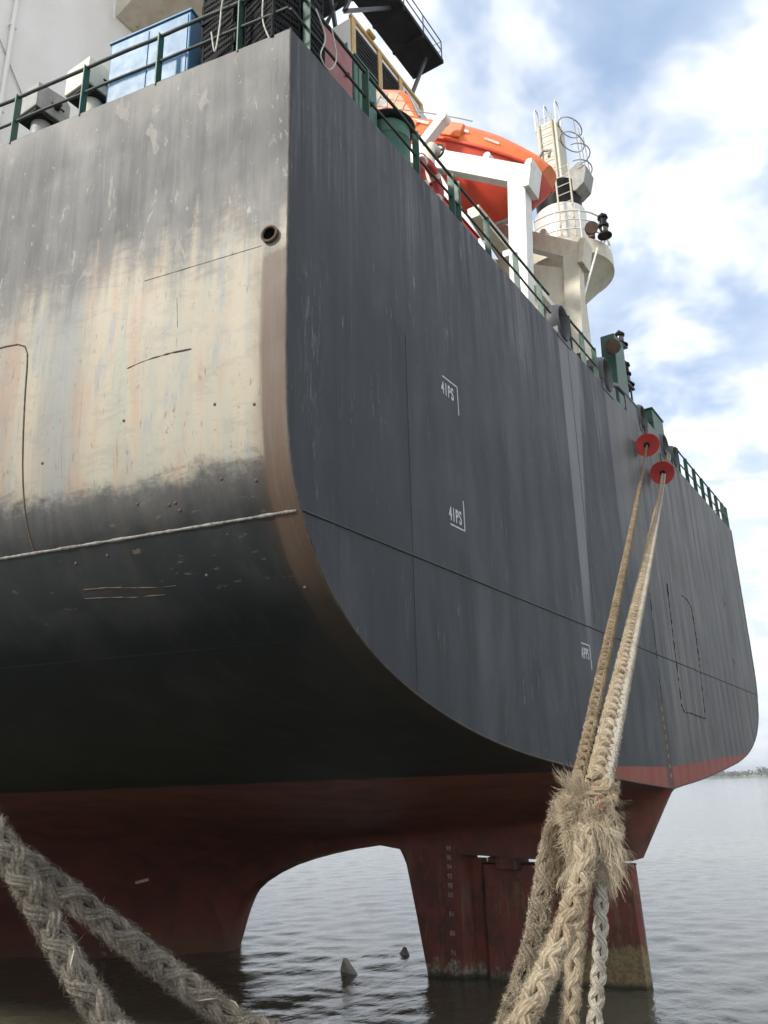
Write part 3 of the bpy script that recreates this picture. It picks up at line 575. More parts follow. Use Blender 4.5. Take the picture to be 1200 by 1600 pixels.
mb = MB(); mb.addv([onr(1.05, 2.435), onr(4.6, 2.435), onr(4.6, 2.46), onr(1.05, 2.46)], [(0, 1, 2, 3)]); mb.build('top_plate_edge', 'rust', rudder)
mb = MB().lathe([(0.06, 0), (0.065, 0.012), (0.05, 0.014), (0, 0.014)], onr(1.45, 2.12), Mr.to_3x3() @ Vector((-1, 0, 0)), 16); mb.build('hole_shade_disc', 'black', rudder, smooth=40)  # raised black disc whose colour stands in for a hole's shade
mb = MB().beam(onr(4.45, 2.5, 0), onr(3.95, 2.5, 0), .5, .12); mb.build('pintle_housing', 'antifouling_red', rudder, bevel=.02)
mb = MB().box(-.40, .40, 3.62, 4.15, 2.30, 2.60); mb.build('rudder_stock_box', 'antifouling_red', SHIP, bevel=.04)
mb = MB().beam((-.44, 5.2, 3.02), (-.46, 5.75, 3.05), .03, .06); mb.build('anode', 'rust', SHIP, bevel=.01)
MB().beam((-2.885, 13.36, 1.955), (-2.72, 13.06, 2.03), .05, .07).build('anode', 'mark_pale', SHIP, bevel=.01)
for t_, p_ in (('72', (-2.705, 14.80, .33)), ('70', (-2.61, 14.80, .10))): text(t_, .16, p_, (.41, -.91, 0), (-.42, -.19, .88), 'mark_worn', SHIP, 'draught_mark', sx=.8)
# propeller
PH = Vector((0, 7.75, -2.6)); 
mb = MB().lathe([(0.0, -0.9), (0.3, -0.85), (0.55, -.4), (0.6, .3), (0.55, 3.2)], PH, (0, 1, 0), 24); prop = mb.build('propeller', 'bronze', SHIP, smooth=40)
def blade(ang, pitch, R, w):
    ax = Vector((math.sin(ang), 0, math.cos(ang))); tang = Vector((math.cos(ang), 0, -math.sin(ang))); mb = MB(); rows = []
    for i in range(11):
        t = i / 10; r = .4 + (R - .4) * t; ww = w * (math.sin(math.pi * min(1, .22 + .78 * t) ** 1.15) ** .7 + .02); 
        d = (tang * math.cos(pitch) + Vector((0, 1, 0)) * math.sin(pitch)); skew = tang * (.12 * t * t)
        for q in range(7):
            e = (q / 6 - .5) * 2; rows.append(PH + ax * r + d * (ww * e) + skew + Vector((0, .15 * t - .06 * e * e, 0)))
    mb.v = [tuple(p) for p in rows]; mb.f = [(i * 7 + j, i * 7 + j + 1, i * 7 + j + 8, i * 7 + j + 7) for i in range(10) for j in range(6)]
    o = mb.build('blade', 'bronze', prop, smooth=60); md = o.modifiers.new('s', 'SOLIDIFY'); md.thickness = .05; md.offset = 0
for q in range(7): blade(math.radians(27.5 - 360 / 7 * q), 1.3, 3.15, .62)

# ------------------------------------------------------------------ railings
def railing(pts, posts, parent=SHIP, h=.86, name='railing', mtp='green', mtr='rail_worn', heights=(.03, .42, .86), rp=.021, top=.026, flat=True, ends=None):
    """pts: list of base points (polyline); posts: list of (point, dir) for the stanchions"""
    holder = bpy.data.objects.new(name, None); COL.objects.link(holder); holder.parent = parent
    for hh in heights:
        P = []
        for a, b in zip(pts, pts[1:]):
            kk = max(2, int((Vector(b) - Vector(a)).length / .4))
            for i in range(kk): P.append(Vector(a).lerp(Vector(b), i / kk) + Vector((rnd.uniform(-.006, .006), rnd.uniform(-.006, .006), hh + rnd.uniform(-.008, .008))))
        P.append(Vector(pts[-1]) + Vector((0, 0, hh)))
        MB().tube(P, top if hh == heights[-1] else rp, 8).build('rail', mtr, holder, smooth=60)
    for p, d in posts:
        p = Vector(p); d = Vector(d).normalized(); w = .11 if flat else .04
        sd = Vector((-d.y, d.x, 0)); mb = MB()
        mb.beam(p + Vector((0, 0, -.02)), p + Vector((0, 0, h + .01)), .018, w, up=sd) if flat else mb.tube([p, p + Vector((0, 0, h))], .022, 8)
        mb.build('post', mtp, holder)
    return holder
Zd = 13.0
pp = []
for y in (.75, 1.98, 3.22, 4.45, 5.7, 6.9): pp.append(((-deckw(y) + .04, y, Zd), (-.18, 1, 0)))
railing([(-deckw(.06) + .04, .06, Zd), (-deckw(5) + .04, 5, Zd), (-deckw(8) + .04, 8, Zd)], pp)
pp = [((x, .05, Zd), (1, 0, 0)) for x in (-12.7, -11.36, -9.98, -8.84, -8.62, -7.5, -6.25, -5.1)]
railing([(-13.02, .05, Zd), (-4.55, .05, Zd)], pp)
railing([(-3.55, .05, Zd), (-1.75, .05, Zd)], [((x, .05, Zd), (1, 0, 0)) for x in (-3.5, -2.65, -1.8)])
railing([(5.6, .05, Zd), (12.9, .05, Zd)], [((x, .05, Zd), (1, 0, 0)) for x in (5.7, 6.8, 7.9, 9.0, 10.1, 11.2, 12.2, 12.9)], heights=(.03, .42, .86))
railing([(13.0, .05, Zd), (13.8, 5, Zd)], [((13.0 + .16 * y, y + .05, Zd), (.18, 1, 0)) for y in (0.02, 1.2, 2.4, 3.6, 4.8)])

# ------------------------------------------------------------------ fairleads and after bulwark
def chock(x, z0, rx=.40, rz=.45, name='fairlead'):
    mb = MB(); n, k = 36, 12; c = Vector((x, .24, z0 + rz))
    for i in range(n):
        a = 2 * math.pi * i / n; ex = Vector((math.cos(a) * rx, 0, math.sin(a) * rz)); rad = Vector((math.cos(a), 0, math.sin(a)))
        for j in range(k):
            b = 2 * math.pi * j / k; mb.v.append(tuple(c + ex - rad * .07 + rad * (.075 * math.cos(b)) + Vector((0, .30 * math.sin(b), 0))))
    for i in range(n):
        for j in range(k): mb.f.append((i * k + j, i * k + (j + 1) % k, ((i + 1) % n) * k + (j + 1) % k, ((i + 1) % n) * k + j))
    o = mb.build(name, 'chock_grey', SHIP, smooth=60)
    f = MB().prism([(x - rx * .95, -.02, z0 - .02), (x + rx * .95, -.02, z0 - .02), (x + rx * .9, -.02, z0 + .22), (x + rx * .55, -.02, z0 + .12), (x, -.02, z0 + .08), (x - rx * .55, -.02, z0 + .12), (x - rx * .9, -.02, z0 + .22)], (0, .2, 0))
    f.build('pedestal', 'chock_grey', o)
    return o
chock(-4.05, 12.95); chock(-1.22, 12.92, .42, .48); chock(1.75, 12.95, .40, .42); chock(3.9, 12.92, .42, .40); chock(5.0, 12.95, .36, .38)
mb = MB(); mb.box(-.75, -.45, .02, .05, 12.9, 13.35); mb.box(.30, 1.36, .0, .03, 12.9, 13.55); mb.tube([(-.75, .03, 13.36), (-.3, .03, 13.52), (.3, .03, 13.56), (1.36, .03, 13.56)], .055, 8)
mb.build('bulwark', 'chock_grey', SHIP, bevel=.006)
MB().box(2.18, 3.48, .0, .03, 12.9, 13.5).build('bulwark', 'chock_grey', SHIP, bevel=.006)

# ------------------------------------------------------------------ deckhouse, casing and wing platform
dh = MB().box(-12.6, -6.2, 9.0, 20, 13, 30).build('deckhouse', 'house_white', SHIP, bevel=.05)
mb = MB().tube([(-11.75, 8.93, 13.2), (-11.75, 8.93, 24)], .05, 10)
for z in (15.3, 17.8, 20.1, 22.4): mb.box(-11.83, -11.67, 8.9, 9.0, z, z + .05)
mb.build('drain_pipe', 'house_white', dh, smooth=40)
MB().tube([(-12.5, 8.97, 20.35), (-10.9, 8.97, 18.0), (-10.3, 8.97, 17.2)], .012, 5).build('cable', 'grey_box', dh)
mb = MB().prism([(-9.2, 8.99, 22.9), (-9.2, 6.6, 23.7), (-9.2, 6.6, 24.6), (-9.2, 8.99, 24.6)], (2.6, 0, 0)); mb.build('bracket_platform', 'cream', dh, bevel=.02)
mb = MB().tube([(-9.3, 8.9, 22.7), (-9.6, 8.6, 23.6), (-10.6, 8.7, 24.6)], .025, 6); mb.build('cable', 'house_white', dh, smooth=40)
mb = MB()
for x in (-6.9, -6.0): mb.tube([(x, 6.6, 24.6), (x, 6.6, 25.8)], .05, 8)
mb.tube([(-9.2, 6.6, 25.6), (-6.0, 6.6, 25.6)], .03, 8); mb.build('platform_rail', 'dark_steel', dh, smooth=40)
# funnel casing with louvre panels, yellow edges and a blue band
CX0, CX1, CY, CT = -2.15, 2.43, 6.6, 28.15
cs = MB().box(CX0, CX1, CY, 12, 13, CT).build('funnel_casing', 'house_white', SHIP, bevel=.03)
MB().box(CX0 - .02, CX0 - .005, CY + .12, 11.9, CT - 1.5, CT - 1.0).build('blue_band', 'blue', cs)
for a, b in ((0, 1.45), (1.68, 2.87), (3.16, 4.33)):
    pn = MB().box(CX0 + .22 + a, CX0 + .12 + b, CY - .03, CY - .008, 15, CT - .23).build('louvre_panel', 'soot', cs)
    mb = MB()
    for i in range(75): mb.box(CX0 + .25 + a, CX0 + .09 + b, CY - .05, CY - .032, 15.1 + i * .17, 15.14 + i * .17)
    mb.build('louvre_slat', 'soot', pn)
mb = MB(); 
for x in (CX0 + .10, CX0 + 1.68, CX0 + 3.05, CX1 - .05): mb.box(x - .115, x + .115, CY - .07, CY - .01, 14.9, CT - .02)
mb.box(CX0 - .03, CX1 + .03, CY - .075, CY + .05, CT - .02, CT + .12); mb.build('edge_frame', 'yellow', cs, bevel=.01)
mb = MB().tube([(CX0 + .9, CY - .1, CT + .2), (CX0 + 1.25, CY - .1, CT + .2)], .09, 10); mb.build('flood_light', 'yellow', cs, smooth=40)
# wing platform above
pf = MB().box(-7.0, 5.35, 6.98, 8.48, 33.1, 33.3).build('wing_platform', 'soot', SHIP, bevel=.01)
MB().box(-10.6, .8, 8.5, 13.6, 33.1, 33.3).build('wing_platform_inboard', 'soot', pf)
mb = MB()
for a, b in (((4.69, 7.46, 33.11), (2.35, 7.46, 27.83)), ((-2.93, 7.46, 33.11), (-1.25, 7.46, 26.51)), ((-0.05, 7.46, 33.11), (-1.25, 7.46, 29.87)), ((-4.13, 7.22, 33.11), (-3.05, 7.22, 26.51)), ((-1.25, 7.46, 29.87), (1.87, 7.46, 33.11)), ((-5.69, 7.22, 33.11), (-3.77, 7.22, 24.95))): mb.beam(a, b, .12, .12)
mb.build('brace', 'dark_steel', pf)
for i in range(8): MB().box(-6.9 + 1.5 * i, -6.78 + 1.5 * i, 7.0, 8.45, 32.95, 33.097).build('floor_beam', 'soot', pf)
def plainrail(pts, parent, mt, hs=(.5, 1.0), r=.025, step=1.4, name='platform_rail'):
    mb = MB()
    for h in hs: mb.tube([Vector(p) + Vector((0, 0, h)) for p in pts], r, 8)
    for a, b in zip(pts, pts[1:]):
        a = Vector(a); b = Vector(b); kk = max(1, int((b - a).length / step))
        for i in range(kk + 1): q = a.lerp(b, i / kk); mb.tube([q, q + Vector((0, 0, hs[-1]))], r, 8)
    return mb.build(name, mt, parent, smooth=40)
plainrail([(-7.01, 7.03, 33.29), (5.30, 7.03, 33.29), (5.30, 8.42, 33.29)], pf, 'dark_steel')
plainrail([(0.67, 7.70, 27.23), (3.43, 7.70, 27.23), (3.43, 9.98, 27.23)], cs, 'dark_steel')
MB().box(.9, 3.4, 7.7, 10, 27.1, 27.2).build('landing', 'soot', cs)
mb = MB()
for i in range(9):
    a = (rnd.uniform(-7.6, -3.4), rnd.uniform(6, 8), rnd.uniform(24.5, 29)); mb.tube([a, (a[0] + rnd.uniform(.3, 1.6), a[1] + rnd.uniform(-.2, 1), a[2] + rnd.uniform(1, 3.5))], .04, 6)
mb.tube([(-5.33, 6.74, 25.07), (-4.97, 6.74, 30.95)], .11, 10); mb.tube([(-6.29, 7.22, 25.07), (-6.29, 7.22, 30.95)], .07, 10); mb.box(-4.5, -3.4, 8.2, 10.6, 13, 31)
mb.build('exhaust_pipework', 'soot', pf, smooth=40)

# ------------------------------------------------------------------ things on deck, port side
def ventilator(loc, mt, label, s=1.0, dirt='grey_box'):
    x, y, z = loc; t = thing('box_ventilator', label, 'ventilator', loc, 'box ventilators by the port rail')
    MB().lathe([(.16 * s, 0), (.16 * s, 1.0), (.19 * s, 1.0), (.19 * s, 1.03)], (x, y, z), n=20).build('pipe', mt, t, smooth=40)
    z1 = z + .98
    hd = MB().prism([(x - .30 * s, y - .26 * s, z1), (x + .30 * s, y - .26 * s, z1 + .0), (x + .30 * s, y - .26 * s, z1 + .42 * s), (x + .18 * s, y - .26 * s, z1 + .52 * s), (x - .30 * s, y - .26 * s, z1 + .46 * s)], (0, .52 * s, 0)).build('head', mt, t, bevel=.015)
    MB().box(x - .27 * s, x + .27 * s, y - .23 * s, y + .23 * s, z1 - .06, z1 - .002).build('skirt', 'black', t)
    mb = MB().lathe([(.05, 0), (.05, .05), (.02, .06), (.02, .12), (0, .12)], (x + .05, y - .262 * s, z1 + .2 * s), (0, -1, 0), 10); mb.box(x - .06, x + .16, y - .31 * s, y - .29 * s, z1 + .19 * s, z1 + .21 * s); mb.build('damper_handle', 'black', t)
    MB().lathe([(.035, 0), (.035, .07), (0, .09)], (x + .1 * s, y, z1 + .5 * s), n=8).build('vent_knob', dirt, t)
ventilator((-13.12, 3.75, 12.99), 'cream_vent', 'cream box ventilator on a round pipe beside the blue locker', 1.0)
ventilator((-13.28, 4.72, 12.99), 'grey_box', 'grey sooty box ventilator nearest the left picture edge', .95, 'black')
lk = thing('deck_locker', 'pale blue steel locker on deck in front of the white deckhouse', 'locker', (-12.7, 2.5, 12.99))
def lkp(y, d, z): return (-12.8 - .18 * y + d, y + .18 * d, z)
MB().prism([lkp(1.74, 0, 12.99), lkp(3.1, 0, 12.99), lkp(3.1, 1.0, 12.99), lkp(1.74, 1.0, 12.99)], (0, 0, 1.44)).build('body', 'blue', lk, bevel=.02)
for ya, yb in ((1.78, 2.40), (2.43, 3.06)): MB().prism([lkp(ya, -.012, 13.05), lkp(yb, -.012, 13.05), lkp(yb, -.002, 13.05), lkp(ya, -.002, 13.05)], (0, 0, 1.33)).build('door', 'blue', lk, bevel=.004)
MB().prism([lkp(1.72, -.02, 14.432), lkp(3.12, -.02, 14.432), lkp(3.12, 1.02, 14.432), lkp(1.72, 1.02, 14.432)], (0, 0, .035)).build('lid', 'blue', lk, bevel=.01)
# black slatted crates lashed in the corner
def crate_mesh():
    mb = MB(); L, W, H, t = .62, .42, .34, .016
    for z in (0, .105, .21, .305):
        for y in (-W / 2, W / 2 - t): mb.box(-L / 2, L / 2, y, y + t, z, z + .055 if z < .3 else H)
        for x in (-L / 2, L / 2 - t): mb.box(x, x + t, -W / 2 + t, W / 2 - t, z, z + .055 if z < .3 else H)
    for i in range(15):
        x = -L / 2 + .02 + i * (L - .05) / 14
        for y in (-W / 2 + .003, W / 2 - t - .0): mb.box(x, x + .012, y, y + t - .004, .05, .31)
    for i in range(10):
        y = -W / 2 + .02 + i * (W - .05) / 9
        for x in (-L / 2 + .003, L / 2 - t): mb.box(x, x + t - .004, y, y + .012, .05, .31)
    for x in (-L / 2 - .006, L / 2 - .03):
        for y in (-W / 2 - .006, W / 2 - .03): mb.box(x, x + .036, y, y + .036, 0, H)
    mb.box(-L / 2 + t, L / 2 - t, -W / 2 + t, W / 2 - t, .008, .02)
    return mb
cm0 = crate_mesh().build('plastic_crate', 'plastic_black', None); cme = cm0.data; bpy.data.objects.remove(cm0)
crs = []
for (x, y, lv, yaw) in [(-12.86, .52, 5, 80), (-12.88, 1.22, 5, 88), (-12.35, .52, 6, 92), (-12.3, 1.25, 6, 86), (-12.3, .42, 0, 4), (-12.25, 2.0, 4, 84)]:
    for k in range(lv): crs.append((x + rnd.uniform(-.03, .03), y + rnd.uniform(-.03, .03), 12.99 + k * .345, math.radians(yaw + rnd.uniform(-5, 5)), k, lv, x, y))
nm = {(-12.86, .52): 'at the transom corner', (-12.88, 1.22): 'second along the port rail', (-12.35, .52): 'second along the stern rail', (-12.3, 1.25): 'inboard behind the others', (-11.82, .5): 'beside the faded red locker', (-12.25, 2.0): 'inboard of the blue locker'}
ordn = ['bottom', 'second', 'third', 'fourth', 'fifth', 'sixth']
for x, y, z, a, k, lv, bx, by in crs:
    o = bpy.data.objects.new('plastic_crate', cme); COL.objects.link(o); o.location = (x, y, z); o.rotation_euler = (rnd.uniform(-.02, .02), rnd.uniform(-.02, .02), a)
    tag(o, ('top' if k == lv - 1 else ordn[k]) + ' black slatted crate in the stack ' + nm[(bx, by)], 'crate', 'black plastic crates lashed at the corner')
def lash(path, label, r=.011):
    P = cr([list(p) for p in path], np.linspace(0, len(path) - 1, (len(path) - 1) * 8 + 1)); o = MB().tube(P, r, 6).build('lashing_line', 'rope_line', None, smooth=60); at_base(o, path[0])
    tag(o, label, 'rope', 'lines lashing the crates')
lash([(-13.18, .75, 13.86), (-13.25, .85, 14.1), (-13.3, .95, 13.9), (-13.27, 1.02, 13.5), (-13.3, 1.05, 13.1), (-13.33, 1.1, 13.42)], 'thin pale line looped over the port rail by the crates')
lash([(-13.12, .2, 13.86), (-13.16, .25, 14.35), (-13.1, .35, 14.6), (-13.13, .4, 13.9), (-13.12, .42, 13.4), (-13.12, .3, 13.0)], 'thin pale line knotted at the rail corner')
lash([(-12.55, .02, 13.86), (-12.4, -.02, 13.5), (-12.5, -.02, 13.1), (-12.3, .0, 13.05), (-12.1, .02, 13.43), (-12.2, .02, 13.86)], 'thin pale line hanging on the stern rail beside the crates')

# lockers and drum along the stern rail
def locker(name, x0, x1, y0, y1, z1, mt, label):
    t = thing(name, label, 'locker', ((x0 + x1) / 2, (y0 + y1) / 2, 12.99), 'lockers behind the stern rail')
    MB().box(x0, x1, y0, y1, 12.99, z1).build('body', mt, t, bevel=.03); MB().box(x0 - .015, x1 + .015, y0 - .015, y1 + .015, z1 + .002, z1 + .04).build('lid', mt, t, bevel=.01)
    MB().box(x0 + .1, x1 - .1, y0 - .012, y0 - .002, 13.1, z1 - .12).build('door', mt, t, bevel=.005); MB().lathe([(.03, 0), (.03, .05), (0, .06)], (x1 - .2, y0 - .012, 14.1), (0, -1, 0), 8).build('handle', 'black', t)
locker('deck_locker', -11.93, -11.08, .45, 1.15, 14.62, 'red_faded', 'faded pinkish red locker behind the stern rail')
locker('deck_locker', -11.04, -10.42, .45, 1.15, 14.72, 'green_light', 'pale green locker between red locker and green drum')
DC = (-9.96, .55, 12.99); dr = thing('drum', 'green drum with black rim standing behind the stern rail', 'drum', DC)
MB().lathe([(.33, 0), (.35, .02), (.34, .3), (.36, .33), (.34, .36), (.34, .85), (.36, .88), (.34, .91), (.35, 1.14), (.33, 1.16)], DC, n=32).build('body', 'green_light', dr, smooth=35)
MB().lathe([(.36, 1.12), (.42, 1.15), (.44, 1.20), (.40, 1.26), (.34, 1.28), (0, 1.29)], DC, n=32).build('rim', 'black', dr, smooth=50)
vv = thing('valve_pipe', 'short cream pipe with rusty valve wheel beside the drum', 'pipe', (-8.78, .45, 12.99))
MB().tube([(-8.78, .45, 12.99), (-8.78, .45, 14.55), (-8.7, .45, 14.75), (-8.5, .45, 14.8)], .09, 12).build('pipe', 'cream', vv, smooth=40)
mb = MB().tube([(-8.5 + .0, .45 + .14 * math.cos(a), 14.8 + .14 * math.sin(a)) for a in np.linspace(0, 6.2832, 19)[:-1]], .022, 6, closed=True); mb.beam((-8.5, .31, 14.8), (-8.5, .59, 14.8), .03, .03); mb.beam((-8.5, .45, 14.66), (-8.5, .45, 14.94), .03, .03); mb.build('valve_wheel', 'rust', vv, smooth=40)
# lifebuoy on the rail
LB = Vector((-9.32, .19, 13.47)); lb = thing('lifebuoy', 'red and white lifebuoy hung on the green stern rail', 'lifebuoy', (LB.x, LB.y, 13.0))
MB().tube([LB + Vector((.31 * math.cos(a), 0, .31 * math.sin(a))) for a in np.linspace(0, 2 * math.pi, 41)[:-1]], .085, 14, closed=True).build('ring', 'red', lb, smooth=60)
for a in (.8, 2.36, 3.93, 5.5): MB().tube([LB + Vector((.31 * math.cos(q), 0, .31 * math.sin(q))) for q in np.linspace(a - .14, a + .14, 5)], .089, 14).build('reflective_band', 'retro_tape', lb, smooth=50)
MB().tube([LB + Vector((.42 * math.cos(a) , -.02, .42 * math.sin(a) - (.03 * math.cos(4 * a)))) for a in np.linspace(0, 2 * math.pi, 41)[:-1]], .011, 6, closed=True).build('grab_line', 'rope_line', lb, smooth=60)
rb = thing('deck_locker', 'low red fire locker behind the stern rail below the lifeboat', 'locker', (-8.2, .6, 12.99), 'lockers behind the stern rail')
MB().box(-8.95, -7.2, .35, .9, 12.99, 13.75).build('body', 'red', rb, bevel=.03); MB().box(-8.97, -7.18, .33, .92, 13.752, 13.79).build('lid', 'red', rb, bevel=.01)

# ------------------------------------------------------------------ free-fall lifeboat on its ramp
LBC = Vector((-3.10, 2.86, 19.60)); ci, si = math.cos(math.radians(34)), math.sin(math.radians(34))
UX = Vector((0, -ci, -si)); WX = Vector((0, -si, ci)); VX = Vector((1, 0, 0))
def lbp(u, v, w): return LBC + UX * u + VX * v + WX * w
lbt = thing('lifeboat', 'orange enclosed free-fall lifeboat tilted bow down on a white ramp', 'lifeboat', LBC)
US = [-4.0, -3.2, -1.9, -.4, .8, 1.7, 2.4, 2.85, 3.1]; BB = [1.0, 1.15, 1.24, 1.25, 1.2, 1.06, .84, .60, .34]; KK = [-.95, -1.2, -1.45, -1.6, -1.65, -1.5, -1.2, -.85, -.45]; CC = [.78, .86, .86, .82, .76, .66, .52, .42, .32]
ud = np.linspace(-4.0, 3.1, 44)
def itp(u, A): return float(cr(np.array(A)[:, None], [np.interp(u, US, range(len(US)))])[0][0])
mh, mc = MB(), MB(); hn = [(0, 1.0), (.30, .93), (.62, .70), (.86, .38), (.97, .10), (1.03, .0)]; cn = [(1.03, .0), (1.0, .06), (.95, .30), (.86, .60), (.66, .88), (.35, .99), (0, 1.0)]
for u in ud:
    b, kq, c = itp(u, BB), itp(u, KK), itp(u, CC)
    hp = [(-p * b, q * kq) for p, q in hn] + [(p * b, q * kq) for p, q in hn[::-1]][0:]
    cp = [(-p * b, q * c) for p, q in cn] + [(p * b, q * c) for p, q in cn[::-1]]
    mh.v += [tuple(lbp(u, *q)) for q in hp[5::-1] + hp[6:][::-1][0:]]; mc.v += [tuple(lbp(u, *q)) for q in cp]
for mb, kn in ((mh, 12), (mc, 14)):
    for i in range(len(ud) - 1):
        for j in range(kn - 1): mb.f.append((i * kn + j, i * kn + j + 1, (i + 1) * kn + j + 1, (i + 1) * kn + j))
    mb.f.append(tuple(range(kn))); mb.f.append(tuple((len(ud) - 1) * kn + j for j in range(kn)))
mh.build('hull', 'orange_red', lbt, smooth=45); cano = mc.build('canopy', 'orange', lbt, smooth=45)
for sgn in (-1, 1):
    MB().tube([lbp(u, sgn * (itp(u, BB) * 1.03 + .01), .0) for u in ud], .05, 8).build('fender_strip', 'orange_red', lbt, smooth=60)
    MB().tube([lbp(u, sgn * (itp(u, BB) * .80), itp(u, CC) * .78 + .14) for u in np.linspace(-1.6, .9, 10)], .018, 6).build('grab_rail', 'grey_box', lbt, smooth=60)
    for u0, u1, w in ((-.9, -.2, .42), (.5, 1.1, .36), (1.6, 2.0, .25)):
        b = (itp(u0, BB) + itp(u1, BB)) / 2
        pl = [lbp(u, sgn * (itp(u, BB) * .945 + .012), ww) for u, ww in ((u0, w), (u1, w * .9), (u1, w * .9 + .06), (u0, w + .06))]
        MB().prism(pl, VX * (sgn * .004)).build('reflective_tape', 'retro_tape', lbt)
for u0 in (-1.2, .3): MB().prism([lbp(u0, -1.155, .12), lbp(u0 + .06, -1.10, .52), lbp(u0 + .62, -1.09, .50), lbp(u0 + .68, -1.14, .12)], VX * -.10).build('side_hatch', 'orange', lbt, bevel=.03)
MB().tube([lbp(2.55, 0, .52), lbp(2.55, 0, .75), lbp(2.75, 0, .78), lbp(2.8, 0, .62)], .04, 8).build('towing_hook', 'grey_box', lbt, smooth=50)
MB().tube([lbp(u, 0, itp(u, KK) - .03) for u in np.linspace(-2.9, 2.6, 20)], .06, 8).build('keel_skid', 'grey_box', lbt, smooth=50)
for sgn in (-1, 1): MB().tube([lbp(u, sgn * itp(u, BB) * .92, itp(u, KK) * .25 + .05 * math.sin(u * 6)) for u in np.linspace(-2.6, 2.5, 60)], .014, 6).build('becket_line', 'rope_line', lbt, smooth=60)
# conning tower
cup = [(-4.05, .70), (-3.95, 1.52), (-2.3, 1.60), (-2.0, 1.50), (-1.05, .75)]
mb = MB(); k = len(cup)
for vv_, sc in ((-.78, 1), (-.62, 1), (.62, 1), (.78, 1)): mb.v += [tuple(lbp(u, vv_, w if abs(vv_) < .7 else (w - .14 if w > 1.2 else w))) for u, w in cup]
for r in range(3):
    for i in range(k): mb.f.append((r * k + i, r * k + (i + 1) % k, (r + 1) * k + (i + 1) % k, (r + 1) * k + i))
mb.f += [tuple(range(k)), tuple(range(3 * k, 4 * k))]
cn_ = mb.build('conning_tower', 'orange', lbt, bevel=.05)
MB().prism([lbp(-3.5, -.785, .95), lbp(-3.42, -.785, 1.32), lbp(-2.55, -.785, 1.36), lbp(-2.3, -.785, .95)], VX * -.012).build('window', 'window_grey', cn_, bevel=.003)
MB().prism([lbp(-1.86, -.6, 1.40), lbp(-1.86, .6, 1.40), lbp(-1.25, .6, .92), lbp(-1.25, -.6, .92)], (UX * .7 + WX * .7) * .02).build('window', 'window_grey', cn_, bevel=.003)
mb = MB().tube([lbp(-2.9, -1.0, .95), lbp(-2.9, -1.0, 1.35)], .02, 6).tube([lbp(-1.9, -1.0, .92), lbp(-1.9, -1.0, 1.32)], .02, 6); mb.tube([lbp(-2.9, -1.0, 1.30), lbp(-1.9, -1.0, 1.27)], .012, 6); mb.build('stanchion', 'retro_tape', lbt, smooth=60)
mb = MB().tube([lbp(-4.0, 0, -.6), lbp(-4.35, 0, -.65)], .06, 10); mb.lathe([(.06, -.05), (.34, 0), (.36, .12), (.30, .14), (.05, .1)], lbp(-4.3, 0, -.65), UX, 20); mb.build('propeller_nozzle', 'black', lbt, smooth=40)
# ramp: two inclined box beams, legs, cross beams, rollers
rp = thing('lifeboat_ramp', 'white launching frame with box beams and legs carrying the orange lifeboat', 'davit', (-3.05, 1.2, 12.99))
for xs_, mt in ((-4.72, 'white'), (-1.42, 'cream')):
    top = (xs_, 4.3, 19.71); bot = (xs_, .10, 16.70)
    MB().beam(top, bot, .30, .46, up=(0, 0, 1)).build('beam', mt, rp, bevel=.015)
    MB().beam((xs_, .16, 16.36), (xs_, .02, 17.02), .56, .14, up=(0, 1, 0)).build('end_plate', mt, rp, bevel=.01)
    MB().beam((xs_, .40, 16.75), (xs_, .62, 12.99), .34, .42, up=(0, 1, 0)).build('leg', mt, rp, bevel=.015)
    MB().beam((xs_, 4.3, 19.9), (xs_, 4.5, 12.99), .34, .42, up=(0, 1, 0)).build('leg', mt, rp, bevel=.015)
    MB().beam((xs_, .62, 13.5), (xs_, 2.6, 18.3), .2, .24, up=(0, 1, 0)).build('brace', mt, rp, bevel=.01)
    MB().beam((xs_, 2.95, 18.85), (xs_, 2.18, 19.45), .24, .24, up=(0, 1, 0)).build('cradle_arm', mt, rp, bevel=.01)
    MB().tube([(xs_ - .13, 2.16, 19.47), (xs_ + .13, 2.16, 19.47)], .14, 16).build('roller', mt, rp, smooth=40)
    for q in (.06, .46, .74, .97):
        c = Vector(top).lerp(Vector(bot), q) + Vector((0, -.13, .25)); MB().tube([c + Vector((-.14, 0, 0)), c + Vector((.14, 0, 0))], .09, 12).build('roller', mt, rp, smooth=40)
MB().beam((-4.6, 1.6, 16.6), (-1.5, 1.6, 16.6), .3, .3).build('cross_beam', 'cream', rp, bevel=.01)
MB().beam((-4.6, .9, 15.2), (-1.5, .9, 15.2), .16, .16).build('cross_beam', 'white', rp, bevel=.01)
MB().prism([(-1.46, .75, 14.6), (-1.46, 2.6, 14.6), (-1.46, 2.6, 17.6), (-1.46, .62, 16.5)], (.03, 0, 0)).build('side_panel', 'cream', rp)
MB().tube([(-1.62, .7, 15.2), (-1.62, 2.4, 15.75)], .09, 10).build('pipe_stay', 'cream', rp, smooth=40)
MB().prism([(-1.60, .55, 13.0), (-1.60, 2.3, 13.0), (-1.60, 2.3, 13.6), (-1.60, .62, 15.0)], (.02, 0, 0)).build('gusset_plate', 'cream', rp)
# hose reel / winch under the ramp
wn = thing('winch', 'green mooring winch with dark drum under the white lifeboat ramp', 'winch', (-5.5, 1.0, 12.99), 'mooring winches')
MB().box(-5.9, -5.1, .7, 1.3, 12.99, 13.5).build('base', 'green_light', wn, bevel=.02); MB().lathe([(.32, -.35), (.32, -.3), (.2, -.28), (.2, .28), (.32, .3), (.32, .35)], (-5.5, 1.0, 13.75), (1, 0, 0), 20).build('drum', 'dark_steel', wn, smooth=35)

